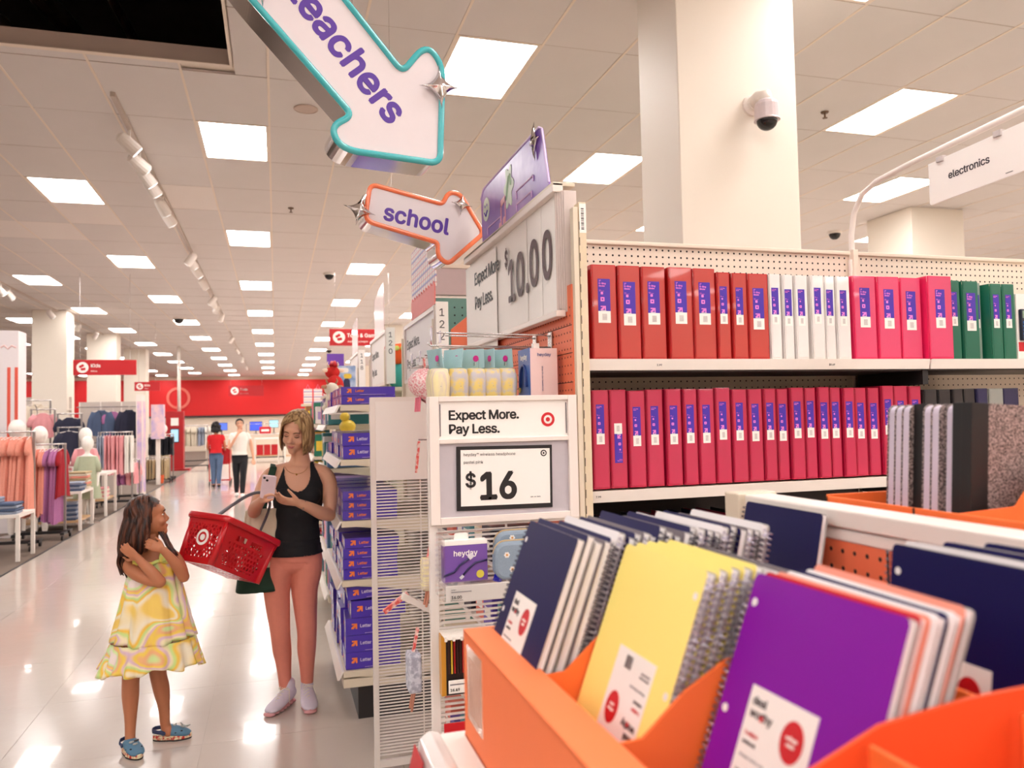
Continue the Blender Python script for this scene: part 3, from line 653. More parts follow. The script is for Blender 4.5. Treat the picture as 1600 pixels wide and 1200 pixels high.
for y in (1.188, .98, .76, .50): link('divider', D2, t2, T(0, y, 0))
# spiral notebook
def nb_label(big=True):
    pass
COV = {k: P('notebook_' + k, c, .5, amt=.02, scale=3, spec=.22) for k, c in (('navy', (14, 10, 74)), ('yellow', (255, 234, 134)), ('purple', (132, 14, 160)), ('red', (196, 20, 40)), ('white', (236, 230, 230)), ('salmon', (236, 150, 130)), ('grey', (120, 110, 116)))}
COIL = P('spiral_wire', (170, 160, 176), .3, .7, amt=0)
COILD = P('black_spiral', (44, 38, 60), .35, .3, amt=0)
def helix(h, r=.0062, turns=34, seg=8):
    pth = [(r * math.cos(2 * math.pi * k / seg) - .001, h * (k / (turns * seg) - .5) * .95, -.005 + r * math.sin(2 * math.pi * k / seg)) for k in range(turns * seg + 1)]
    return MB().tube(pth, .0009, 4)
NW, NH = .203, .267
_nb = {}
def nb_mesh(c, T_):
    k = (c, T_)
    if k in _nb: return _nb[k]
    cov = MB().prism(rrect(.004, NW, -NH / 2, NH / 2, .006, 2), -.0006, 0).mesh('front_cover', COV[c])
    pg = MB().box(.008, NW - .003, -NH / 2 + .002, NH / 2 - .002, -T_ + .0008, -.0008).mesh('pages', PAPER)
    bk = MB().prism(rrect(.004, NW, -NH / 2, NH / 2, .006, 2), -T_, -T_ + .0007).mesh('back_cover', P('grey_chipboard', (176, 168, 164), .7))
    co = helix(NH).mesh('spiral_binding', COILD if c == 'navy' else COIL)
    _nb[k] = (cov, pg, bk, co); return _nb[k]
LBLT = P('label_grey_text', (70, 60, 62), .6, amt=0)
def notebook(c, label, group, M, T_=.010, sticker=True, flip=False, ly=-.015):
    """M maps notebook space: x across the cover, y up, z out of the cover; the coil sits at x = 0"""
    t = thing('spiral_notebook', label, 'notebook', M, group)
    cov, pg, bk, co = nb_mesh(c, T_)
    f = link('front_cover', cov, t); link('pages', pg, t); link('back_cover', bk, t); link('spiral_binding', co, t)
    if sticker:
        hl = MB()
        for y in (.105, .0, -.105): disc(hl, .014, y, .0042, 0, .0004, 0, 12)
        for q, y in enumerate((.105, 0, -.105)):
            h1 = MB(); disc(h1, .014, y, .0042, 0, .0004, 0, 12); h1.build('punch_hole', PAPER, t)
        lb = MB().box(-.046, .046, -.048, .048, 0, .0005).build('cover_label', PRINTW, t, T(.092, ly, .0001))
        text('deal\nworthy', .0155, LBLT, lb, T(-.04, .030, .0006), .02, 'LEFT', line=.78)
        d = MB(); disc(d, -.0225, .0225, .0028, .0006, .0011, 0, 12); d.build('red_dot', REDINK, lb)
        text('1 subject', .0068, REDINK, lb, T(-.04, .006, .0006), .02, 'LEFT')
        text('notebook', .0068, LBLT, lb, T(-.04, -.002, .0006), .02, 'LEFT')
        d = MB(); disc(d, .022, .018, .0145, .0006, .0012, 0, 28, ry=.018); ov = d.build('red_oval', REDINK, lb)
        text('college\nruled', .0068, PRINTW, lb, T(.022, .018, .0014), .02, line=.9)
        text('70 sheets / 10.5 in x 8 in', .0048, GREYINK, lb, T(-.04, -.014, .0006), 0, 'LEFT')
        text('0000 00 0000\n00 0000 000', .0048, GREYINK, lb, T(-.04, -.030, .0006), 0, 'LEFT')
        b_ = MB()
        for i in range(7): b_.box(.006 + i * .0024, .0072 + i * .0024 + (i % 2) * .0006, -.042, -.028, .0006, .0008)
        b_.build('barcode', LBLT, lb, kind='stuff')
    return t
LEAN = 21
def place(xt, yfar, zt, flip=False, lean=LEAN, h=NH, turn=0):
    """frame whose top far corner is (xt, yfar, zt); the cover faces the main aisle and leans back"""
    s_, c_ = math.sin(R(lean)), math.cos(R(lean))
    r = Vector((-math.sin(R(turn)) * -1 * 0, -1, 0)); r = Matrix.Rotation(R(turn), 3, 'Z') @ Vector((0, -1, 0)); u = Matrix.Rotation(R(turn), 3, 'Z') @ Vector((s_, 0, c_))
    o = Vector((xt, yfar, zt)) - u * (h / 2)
    if not flip: return F(o, r, u)
    o = o + r * NW; return F(o, -r, -u)
# first bin: navy stack
notebook('navy', 'navy spiral notebook in front of the farthest bin, white label facing the aisle', 'notebooks in the far bin', place(.366, 1.153, 1.443))
cols = ['navy', 'white', 'grey', 'navy', 'white', 'navy', 'navy', 'grey', 'white', 'navy', 'navy', 'navy', 'grey', 'navy', 'white', 'navy', 'navy', 'white', 'navy', 'navy', 'grey', 'navy', 'white']
xx = .380
for i, c in enumerate(cols):
    fl = i >= 3 and i % 7 != 5
    lb = f'{"spiral-out " if fl else ""}{c} notebook, {ORD[i]} one packed behind the front navy one, far bin'
    notebook(c, lb, 'notebooks in the far bin', place(xx, 1.153 + rnd.uniform(-.001, .003), 1.443 + rnd.uniform(-.006, .005) + (.006 if i in (9, 14) else 0), fl, LEAN - i * .35), sticker=False)
    xx += .0114 if i < 12 else .0122
notebook('navy', 'navy notebook leaning on the white rail at the back of the far bin', 'rear notebooks', place(.772, 1.205, 1.446, lean=12), sticker=False)
# second bin: yellow, upside down
notebook('yellow', 'yellow spiral notebook upside down in the middle bin, label in view', 'yellow notebooks', place(.425, .934, 1.436, True), .011, ly=.0265)
for i in range(4):
    notebook('yellow', f'yellow spiral notebook, {ORD[i]} one behind the front yellow one', 'yellow notebooks', place(.4395 + i * .0145, .934, 1.437 + .001 * (i % 2), True, LEAN - i * .5), .010, sticker=False)
for i, c in enumerate(('white', 'grey')):
    notebook(c, f'{c}-covered notebook behind the yellow ones in the middle bin', 'yellow notebooks', place(.505 + i * .015, .928, 1.430, i == 0, 16), sticker=False)
# third bin: purple
notebook('purple', 'purple spiral notebook at the front of the nearest filled bin', 'notebooks in the near bin', place(.4645, .713, 1.437, turn=1.5), .010)
notebook('red', 'red notebook just behind the purple one, only its edge showing', 'notebooks in the near bin', place(.476, .714, 1.437, turn=1.5), .010, sticker=False)
for i, c in enumerate(('salmon', 'white', 'navy', 'white', 'salmon')):
    notebook(c, f'{c} notebook, {ORD[i]} one behind the red one in the near bin', 'notebooks in the near bin', place(.4885 + i * .0115, .712, 1.437 + .004 * (i == 4), turn=-i * .8), .010, sticker=False)
notebook('navy', 'large navy notebook facing out behind the purple stack, label half hidden', 'rear notebooks', place(.655, .738, 1.450, lean=7))
for i in range(3):
    notebook(('white', 'navy', 'navy')[i], f'{("white", "navy", "navy")[i]} notebook, {ORD[i]} one behind the large rear navy notebook', 'rear notebooks', place(.668 + i * .0125, .734 - .04 * i, 1.453 + .004 * i, lean=6), sticker=False)
# composition books in the tray beyond the spine
t3 = thing('composition_tray', 'orange card tray beyond the white rail holding marbled composition books', 'display tray', (.87, 0, 1.335))
MB().box(0, .005, .4, 1.12, 0, .122).build('side_wall', ORANGE, t3, bevel=.001)
MB().box(0, .36, 1.115, 1.12, 0, .125).build('end_wall', ORANGE, t3, bevel=.001)
MB().box(.36, .365, .4, 1.12, 0, .16).build('back_wall', ORANGE, t3)
MB().box(0, .365, .4, 1.12, 0, .004).build('tray_floor', ORANGE, t3)
MB().prism([(.005, 0), (.005, .12), (.11, .125), (.16, .178), (.36, .185), (.36, 0)], -.002, .002).build('divider', ORANGE, t3, T(0, .865, 0) @ RX(90))
MB().box(-.0012, 0, .93, .933, .06, .122).build('fold_seam', HOLE, t3)
MARB = P('marbled_cover', (38, 30, 32), .4, amt=1, scale=420, c2=(176, 160, 156), coat=.1)
TAPE = P('black_cloth_tape', (18, 15, 17), .5)
CP = P('lavender_pages', (214, 204, 220), .7, amt=.08, scale=300, stretch=(1, 20, 1))
def comp_book(M, label, spine_left=True, T_=.017):
    W_, H_ = .19, .248
    t = thing('composition_book', label, 'notebook', M, 'composition books')
    pgm = MB().prism(rrect(.003, W_ - .002, .002, H_ - .002, .012, 3), -T_ + .0012, -.0012); pgm.build('pages', CP, t)
    c = MB().prism(rrect(.004, W_, 0, H_, .013, 3), -.001, .0005).build('front_cover', MARB, t)
    MB().prism(rrect(.004, W_, 0, H_, .013, 3), -T_ - .0005, -T_ + .001).build('back_cover', MARB, t)
    s_ = MB().box(-.0015, .028, .0, H_, .0003, .0012).box(-.0015, .0, 0, H_, -T_ - .001, .001).box(-.0015, .028, 0, H_, -T_ - .0012, -T_ - .0004).build('spine_tape', TAPE, t, bevel=.0005)
for i in range(9):
    y = .905 + .0195 * i
    x = .938 + .004 * (i % 3)
    M = F((x, y, 1.358), (1, 0, -.07), (.07, 0, 1)) @ RY(-2)
    if i in (0, 1, 5): comp_book(M, ('marbled composition book facing the camera, black spine on its left', 'black-spined composition book just behind the front one', '', '', '', 'black-spined composition book in the middle of the stack')[i])
    else: comp_book(M @ T(.19, 0, 0) @ RY(180) @ T(0, 0, .017), f'composition book with page edges showing, {ORD[i - 2 - (i > 5)]} one behind the black spines')
# ------------------------------------------------------------ products on the near endcap
def seam_box(name, label, cat, M, w, d, h, mats, group=None, bev=.0015):
    t = thing(name, label, cat, M, group); MB().box(0, w, 0, d, 0, h).build('carton', mats, t, bevel=bev); return t
HP = P('heyday_purple', (120, 84, 166), .35, amt=.02)
t = thing('cable_box', 'purple heyday cable box with a white top in the clear tray', 'box', (.437, 2.17, 1.146))
MB().box(0, .126, 0, .03, 0, .100).build('carton', HP, t, bevel=.001)
MB().box(0, .126, -.0005, .031, .100, .113).build('white_top', PRINTW, t, bevel=.001)
MB().prism(rrect(.035, .075, .11, .132, .006, 2), -.001, .001).build('hang_tab', PRINTW, t, T(.0, .015, 0) @ RX(90))
text('heyday', .031, PRINTW, t, F((.063, -.001, .078), (1, 0, 0), (0, 0, 1)), .012)
NV = P('dark_cable', (40, 30, 80), .4)
MB().tube([(-.0, -.002, .018), (.03, -.003, .028), (.045, -.003, .045), (.072, -.003, .062)], .003, 8).build('printed_cable', NV, t, smooth=True)
MB().tube([(.055, -.003, .018), (.07, -.003, .034), (.09, -.003, .05), (.124, -.003, .056)], .003, 8).build('printed_cable', NV, t, smooth=True)
MB().box(-.008, .008, -.004, -.001, -.006, .006).build('plug', P('plug_white', (220, 214, 222), .3), t, T(.078, 0, .068) @ RY(-40))
MB().box(-.006, .006, -.004, -.001, -.004, .004).build('plug', P('plug_white', (220, 214, 222), .3), t, T(.051, 0, .013) @ RY(-40))
d = MB(); disc(d, .104, .018, .011, .001, .002, 0, 20); d.build('price_dot', P('yellow_dot', (226, 210, 80), .5), t, F((0, 0, 0), (1, 0, 0), (0, 0, 1)))
trc = thing('clear_tray', 'clear plastic shelf tray with a white price strip hooked on the wire panel', 'shelf', (.432, 2.12, 1.105))
MB().box(0, .43, .0, .12, .032, .036).build('tray_floor', GLASS, trc)
MB().box(0, .43, -.004, -.001, 0, .042).build('price_strip', PRINTW, trc, bevel=.001)
MB().box(0, .43, -.006, -.004, .002, .055).build('clear_lip', GLASS, trc)
MB().box(-.004, 0, 0, .12, .0, .17).build('clear_side', GLASS, trc)
MB().box(.0, .43, .115, .118, .165, .17).build('back_bar', STEEL, trc)
text('16.00', .016, BLACK, trc, F((.014, -.0065, .012), (1, 0, 0), (0, 0, 1)), .012, 'LEFT')
text('HEYDAY', .0052, BLACK, trc, F((.014, -.0065, .032), (1, 0, 0), (0, 0, 1)), 0, 'LEFT')
MB().box(.014, .07, -.007, -.0065, .025, .0268).build('fine_print', GREYINK, trc)
text('000 00 0000 00 000 00', .0045, BLACK, trc, F((.012, -.0065, .004), (1, 0, 0), (0, 0, 1)), .0, 'LEFT')
DEN = P('pale_denim', (140, 156, 172), .8, amt=.1, scale=160, bump=.4, bscale=500)
def pouch(M, label, w_=.16, h_=.105, d_=.035, mat=DEN, daisies=(), group='daisy pouches'):
    t = thing('zip_pouch', label, 'pouch', M, group)
    MB().prism(rrect(-w_ / 2, w_ / 2, 0, h_, .035, 6), -d_ / 2, d_ / 2).build('body', mat, t, RX(90), bevel=.009)
    MB().tube([(x, -.0, z) for x, z in rrect(-w_ / 2 + .001, w_ / 2 - .001, .02, h_ + .0015, .034, 6)[:14]], .0026, 6).build('zipper', P('tan_zip', (186, 160, 120), .5), t)
    for (x, z) in daisies:
        dm = MB()
        for k in range(6): a = k * math.pi / 3; disc(dm, x + .0052 * math.cos(a), z + .0052 * math.sin(a), .0034, 0, .0012, 0, 8)
        disc(dm, x, z, .003, .001, .002, 1, 8)
        dm.build('daisy', [PRINTW, P('daisy_gold', (220, 150, 60), .6)], t, F((0, -d_ / 2 - .0005, 0), (1, 0, 0), (0, 0, 1)))
    return t
pouch((.655, 2.155, 1.146), 'pale blue daisy zip pouch at the front of the clear tray', daisies=((-.045, .07), (.01, .07), (-.03, .03), (.05, .05)))
pouch((.668, 2.195, 1.156), 'second pale blue daisy pouch behind the front one', h_=.118, daisies=((-.03, .1), (.03, .09)))
t = thing('blue_gift_tag', 'small shiny dark blue tag between the cable box and the pouch', 'tag', T(.572, 2.15, 1.146) @ RY(20))
MB().box(0, .024, 0, .004, 0, .032).build('tag', P('shiny_blue', (40, 40, 190), .15, .4), t, bevel=.001)
MB().tube([(.012, .002, .03), (.004, .002, .045), (-.002, .01, .06)], .0012, 6).build('cord', STEEL, t)
t = thing('pencil_set', 'boxed black pencils with a gold spine above a price ticket', 'pencil set', (.434, 2.20, .83))
MB().box(0, .15, 0, .03, 0, .165).build('carton', P('near_black', (34, 22, 22), .3), t, bevel=.001)
MB().box(-.001, .012, -.001, .031, 0, .166).build('gold_edge', P('gold_card', (224, 160, 60), .3, .3), t)
for i in range(9):
    MB().tube([(.02 + i * .008, -.003, .06), (.02 + i * .008, -.003, .15)], .0025, 6).build('pencil', P(('brown_p', 'red_p', 'yellow_p')[(i * 2) % 3 if i % 4 else 0], ((60, 30, 26), (170, 24, 26), (230, 190, 60))[(i * 2) % 3 if i % 4 else 0], .4), t)
MB().prism(rrect(.075, .115, .03, .15, .012, 3), .001, .002).build('picture_panel', P('gold_card', (224, 160, 60), .3), t, F((0, 0, 0), (1, 0, 0), (0, 0, 1)))
MB().box(.016, .13, -.012, -.009, .008, .044).build('price_ticket', PRINTW, t, bevel=.001)
text('16.49', .015, BLACK, t, F((.02, -.0125, .018), (1, 0, 0), (0, 0, 1)), .012, 'LEFT')
MB().box(.02, .07, -.0128, -.0120, .031, .034).build('fine_print', GREYINK, t)
ws = thing('wire_shelf', 'small white wire shelf clipped above the pencil box', 'shelf', (.434, 2.14, 1.0))
for i in range(9): MB().tube([(0, .012 * i, 0), (.4, .012 * i, 0)], .0022, 6).build('rod', WHITE, ws)
for i in range(18): MB().tube([(.022 * i, -.004, -.004), (.022 * i, -.004, .006)], .004, 6).build('knuckle', WHITE, ws)
t = thing('red_hang_card', 'red hang card low on the wire panel with white lettering', 'tag', (.44, 2.21, .70))
MB().box(0, .12, 0, .004, 0, .05).build('card', REDINK, t); MB().box(0, .12, 0, .004, -.08, 0).build('black_panel', BLACK, t)
text('TI', .022, PRINTW, t, F((.02, -.001, -.015), (1, 0, 0), (0, 0, 1)), .02, 'LEFT')
# hooks and hanging goods on the pegboard
def hook(y, z, label, L_=.38, x=.868):
    t = thing('peg_hook', label, 'hook', (x, y, z), 'peg hooks on the near endcap')
    MB().tube([(0, 0, 0), (-L_, 0, .004), (-L_ - .01, 0, .012)], .003, 8).build('prong', STEEL, t, smooth=True)
    MB().tube([(0, 0, .035), (-.02, 0, .04), (-L_ + .02, 0, .045)], .0028, 8).build('scan_arm', STEEL, t, smooth=True)
    MB().box(-.006, 0, -.018, .018, -.014, .05).build('back_plate', STEEL, t, bevel=.002)
    MB().box(-L_ + .0, -L_ + .004, -.013, .013, .02, .06).build('label_plate', P('clear_lilac', (214, 206, 220), .15, alpha=.6, amt=0), t, bevel=.001)
STRIPE = P('grey_yellow_check', (196, 190, 194), .8, amt=1, scale=34, c2=(232, 206, 122))
YST = P('yellow_stripe', (244, 230, 178), .8, amt=1, scale=30, c2=(224, 208, 190), stretch=(1, 5, .3))
hook(2.46, 1.822, 'upper chrome peg hook carrying the checked pouches', .40)
hook(2.62, 1.83, 'chrome peg hook just behind the one with the checked pouches', .34)
hook(2.95, 1.79, 'chrome peg hook carrying the pink dotted bag', .35)
hook(3.2, 1.80, 'far chrome peg hook with a red tag near the 122 sign', .34)
def hang_pouch(x, y, label, mat, i=0, s=1):
    t = thing('hanging_pouch', label, 'pouch', T(x, y, 1.80) @ RZ(rnd.uniform(-6, 6)), 'pouches on the peg hooks')
    cz_ = rnd.uniform(20, 44)
    def fn(u, v):
        a = 2 * math.pi * u; b = math.pi * (v - .5)
        cz = math.copysign(abs(math.sin(b)) ** .6, b); r_ = abs(math.cos(b)) ** .28
        ca = math.copysign(abs(math.cos(a)) ** .8, math.cos(a)); sa_ = math.copysign(abs(math.sin(a)) ** .5, math.sin(a))
        return (ca * r_ * .034 * s * (1 + .06 * math.sin(7 * b)), sa_ * r_ * .065 * s, -.105 + cz * .058 * s)
    MB().grid(fn, 24, 14, wrap=True).build('body', mat, t, smooth=True)
    MB().tube([(.0, .062 * math.cos(a), -.105 + .056 * math.sin(a)) for a in [2 * math.pi * k / 20 for k in range(20)]], .0035, 6, closed=True).build('zipper', P('zip_grey', (160, 156, 166), .5), t)
    MB().box(-.001, .001, -.045, .045, -.048, .012).build('header_card', P('aqua_card', (170, 208, 214), .25, coat=.6), t, T(-.012, -.02, 0) @ RZ(cz_) @ RY(rnd.uniform(-8, 8)))
    d = MB(); disc(d, .018, -.018, .010, .0, .001, 0, 14); d.build('pink_dot', P('magenta', (206, 40, 140), .4), t, T(-.012, -.02, 0) @ RZ(cz_) @ F((-.0015, 0, 0), (0, -1, 0), (0, 0, 1)))
    for q in (-1, 1): MB().box(-.006, -.0045, q * .03 - .012, q * .03 + .012, -.04, -.03).build('foil_strip', CHROME, t)
    MB().box(-.0055, .0055, -.047, -.03, -.05, -.02).build('clear_flap', GLASS, t)
for i, x in enumerate((.487, .545, .60, .655, .70)):
    hang_pouch(x, 2.45, ('yellow striped pouch at the front of the hook above the price sign', 'grey and yellow checked pouch, first behind the striped one', 'grey and yellow checked pouch, second behind the striped one', 'grey and yellow checked pouch, third behind the striped one', 'grey and yellow checked pouch next to the heyday headphone box')[i], YST if i == 0 else STRIPE, i)
t = thing('headphone_box', 'blue and pale pink heyday wired headphone box hanging at the pegboard', 'box', (.757, 2.35, 1.655))
HB = P('heyday_blue', (70, 108, 178), .35, amt=.02); HPK = P('heyday_blush', (234, 204, 200), .4, amt=.02)
MB().box(0, .086, 0, .0, 0, .0)
MB().box(.002, .092, 0, .12, 0, .155).build('carton', HPK, t, bevel=.0012)
MB().box(0, .002, .0, .12, 0, .156).build('front_panel', HB, t)
MB().box(.03, .05, .05, .07, .155, .175).build('hang_tab', PRINTW, t)
text('heyday', .0205, P('heyday_ink', (74, 84, 140), .5, amt=0), t, F((.048, -.0006, .135), (1, 0, 0), (0, 0, 1)), .01)
text('Wired On-Ear Headphones', .0095, P('heyday_ink', (74, 84, 140), .5, amt=0), t, F((.042, -.0006, .06), (0, 0, -1), (1, 0, 0)), .0)
text('heyday', .034, PRINTW, t, F((-.0006, .06, .13), (0, -1, 0), (0, 0, 1)), .012, sx=.9)
MB().tube([(-.002, .06 + .035 * math.cos(a), .035 + .07 * math.sin(a)) for a in [math.pi * k / 10 for k in range(11)]], .0045, 8).build('printed_headband', P('deep_blue', (34, 60, 130), .4), t, smooth=True)
d = MB(); disc(d, -.105, .03, .012, 0, .001, 0, 18); d.build('price_dot', P('yellow_dot', (226, 210, 80), .5), t, F((-.001, 0, 0), (0, -1, 0), (0, 0, 1)))
DOT = P('pink_dotted', (250, 232, 228), .7, amt=1, scale=120, c2=(232, 150, 156))
t = thing('dotted_bag', 'pink and white dotted bag with tassels hanging above the white board', 'bag', T(.535, 2.95, 1.80) @ Matrix.Scale(.82, 4))
MB().grid(lambda u, v: (.075 * math.cos(2 * math.pi * u) * max(.02, math.sin(math.pi * (.04 + .92 * v))) ** .5, .085 * math.sin(2 * math.pi * u) * max(.02, math.sin(math.pi * (.04 + .92 * v))) ** .4 * (1 + .07 * math.sin(5 * v)), -.02 - .15 * v - .02 * math.cos(2 * math.pi * u) * v), 28, 12, wrap=True).build('body', DOT, t, smooth=True)
MB().box(-.003, .003, -.02, .02, -.04, .03).build('hang_tag', P('floral_tag', (236, 96, 90), .5, amt=.6, scale=60, c2=(250, 220, 210)), t)
for y in (-.05, .0, .05): MB().tube([(-.03, y, -.15), (-.035, y, -.215)], .005, 6).build('tassel', P('pink_tassel', (236, 130, 150), .7), t)
FLT = P('floral_tag', (236, 96, 90), .5)
def wrist(x, y, z, s, lb, mat, tassel=True):
    t = thing('keyring_pouch', lb, 'pouch', (x, y, z), 'small pouches between the wire panels')
    MB().box(-.004, .004, -.008, .008, 0, .075).build('strap', FLT, t, RY(12))
    MB().prism(rrect(-.035 * s, .035 * s, -.10 * s, 0, .018, 4), -.02, .02).build('body', mat, t, F((0, 0, 0), (0, -1, 0), (0, 0, 1)), bevel=.006)
    for y_ in (-.02, .015): MB().tube([(0, y_, -.095 * s), (-.01, y_ + .01, -.15 * s)], .004, 6).build('tassel', P('terracotta_tassel', (206, 140, 116), .7), t)
wrist(.455, 2.50, 1.16, 1.0, 'pale yellow striped mini pouch on a red strap between the panels', YST)
wrist(.42, 2.60, .845, 1.25, 'grey checked mini pouch hanging low between the wire panels', P('grey_check', (214, 214, 224), .8, amt=1, scale=60, c2=(170, 170, 186)))
t = thing('red_strap_tag', 'short red patterned tag on a hook against the white board', 'tag', (.50, 2.9, 1.50)); MB().tube([(.2, 0, .02), (0, 0, .02)], .003, 6).build('hook_wire', STEEL, t); MB().box(-.004, .004, -.008, .008, -.1, .015).build('strap', FLT, t, RY(6))
t = thing('white_hook_arm', 'white plastic arm holding a red and white tag between the wire panels', 'hook', T(.45, 2.75, .97) @ RY(30)); MB().box(-.05, .07, -.012, .012, -.012, .012).build('arm', WHITE, t, bevel=.004); MB().box(-.045, -.03, -.008, .008, -.1, 0).build('tag', FLT, t, RY(25))
# goods seen dimly through the wire: boxes on the endcap shelves
k = 0
for z, hh in ((.16, .22), (.5, .2), (.86, .13), (1.1, .12)):
    for i in range(8):
        y = 2.36 + i * .155; cc = [('teal', (90, 150, 160)), ('coral', (230, 120, 100)), ('cream', (236, 226, 200)), ('violet', (96, 70, 170)), ('ink', (40, 36, 50))][(i * 3 + k) % 5]
        t = thing('boxed_accessory', f'{cc[0]} accessory box, {ORD[i]} from the near panel on the {ORD[k]} endcap shelf up', 'box', (.705 + .01 * (i % 2), y, z), 'boxes on the endcap shelves')
        MB().box(0, .15, 0, .12, 0, hh * (.75 + .25 * ((i * 7) % 3) / 2)).build('carton', P('acc_' + cc[0], cc[1], .4), t, bevel=.002)
        MB().box(-.001, 0, .02, .1, hh * .3, hh * .55).build('front_label', PRINTW, t)
    k += 1
# ------------------------------------------------------------ people
import numpy as np
def cr(pts, n=4):
    """smooth curve through tuples of any length"""
    P_ = [np.array(p, float) for p in pts]; P_ = [P_[0] * 2 - P_[1]] + P_ + [P_[-1] * 2 - P_[-2]]; out = []
    for i in range(1, len(P_) - 2):
        a, b, c, d = P_[i - 1:i + 3]
        for k in range(n):
            t = k / n; out.append(.5 * (2 * b + (c - a) * t + (2 * a - 5 * b + 4 * c - d) * t * t + (3 * b - a - 3 * c + d) * t ** 3))
    out.append(P_[-2]); return [tuple(o) for o in out]
def limb(mb, pts, n=4, seg=14, up=None):      # pts: (x, y, z, r)
    q = cr(pts, n); mb.tube([p[:3] for p in q], [p[3] for p in q], seg, up=up)
    mb.ball(q[0][:3], q[0][3], seg=seg); mb.ball(q[-1][:3], q[-1][3], seg=seg)
def trunk(mb, secs, n=4, seg=24):             # secs: (cx, cy, z, rx, ry)
    q = cr(secs, n); mb.tube([p[:3] for p in q], [(p[3], p[4]) for p in q], seg, up=(1, 0, 0))
    mb.ball(q[0][:3], (q[0][3] * .97, q[0][4] * .97, q[0][4] * .6), seg=seg)
def vox(mb, size, it=5, fac=.5):
    o = bpy.data.objects.new('v', mb.mesh('v', [])); COL.objects.link(o)
    k = o.modifiers.new('r', 'REMESH'); k.mode = 'VOXEL'; k.voxel_size = size
    k = o.modifiers.new('s', 'SMOOTH'); k.iterations = it; k.factor = fac
    me = bpy.data.meshes.new_from_object(o.evaluated_get(bpy.context.evaluated_depsgraph_get())); bpy.data.objects.remove(o)
    me.materials.clear(); me.polygons.foreach_set('use_smooth', [True] * len(me.polygons)); return me
def shell(me, pred, off, name, mat, parent, fn=None):
    """a garment: the part of the body's surface that pred keeps, moved outward"""
    nv, nf = len(me.vertices), len(me.polygons)
    co = np.empty(nv * 3); me.vertices.foreach_get('co', co); co = co.reshape(-1, 3)
    no = np.empty(nv * 3); me.vertices.foreach_get('normal', no); no = no.reshape(-1, 3)
    ce = np.empty(nf * 3); me.polygons.foreach_get('center', ce); ce = ce.reshape(-1, 3)
    keep = pred(ce[:, 0], ce[:, 1], ce[:, 2])
    fs = [tuple(me.polygons[i].vertices) for i in np.nonzero(keep)[0]]
    used = sorted({v for f in fs for v in f}); ix_ = {v: i for i, v in enumerate(used)}
    d = off if fn is None else fn(co[used][:, 0], co[used][:, 1], co[used][:, 2])[:, None]
    vs = co[used] + no[used] * d
    m = MB(); m.add([tuple(v) for v in vs], [tuple(ix_[v] for v in f) for f in fs])
    return m.build(name, mat, parent, smooth=True)
def head(mb, M, s=1, child=False):
    """face towards -Y, M places the head centre"""
    def b(c, r): mb.ball((0, 0, 0), (r[0] * s, r[1] * s, r[2] * s), seg=20, rings=14, M=None) if 0 else mb.add(*ballv(M @ T(c[0] * s, c[1] * s, c[2] * s), [x * s for x in r]))
    b((0, .014, .028), (.073, .090, .084)); b((0, -.018, -.02), (.063, .068, .078)); b((0, -.03, -.058), (.047, .05, .046))
    b((0, -.067, -.086), (.023, .021, .021)); b((0, -.060, -.060), (.034, .028, .034)); b((.031, -.057, -.028), (.026, .024, .026)); b((-.031, -.057, -.028), (.026, .024, .026))
    b((0, -.072, .032), (.045, .014, .026)); b((0, -.081, -.056), (.021, .010, .013))
    b((.074, .012, -.012), (.009, .016, .027)); b((-.074, .012, -.012), (.009, .016, .027))
    q = [M @ Vector((0, y * s, z * s)) for y, z in (((-.078, .018), (-.088, .0), (-.101, -.022), (-.098, -.031)) if not child else ((-.078, .018), (-.084, .0), (-.094, -.020), (-.092, -.029)))]
    mb.tube(q, [.007 * s, .0075 * s, .0115 * s, .008 * s], 10)
    for x in (-.011, .011): b((x, -.088, -.029), (.0085, .009, .007))
def ballv(M, r, seg=20, rings=14):
    vs = [M @ Vector((r[0] * math.sin(math.pi * (i + .02) / (rings + .04)) * math.cos(2 * math.pi * k / seg), r[1] * math.sin(math.pi * (i + .02) / (rings + .04)) * math.sin(2 * math.pi * k / seg), -r[2] * math.cos(math.pi * (i + .02) / (rings + .04)))) for i in range(rings + 1) for k in range(seg)]
    fs = [(i * seg + k, i * seg + (k + 1) % seg, (i + 1) * seg + (k + 1) % seg, (i + 1) * seg + k) for i in range(rings) for k in range(seg)]
    fs += [tuple(range(seg - 1, -1, -1)), tuple(rings * seg + k for k in range(seg))]
    return vs, fs
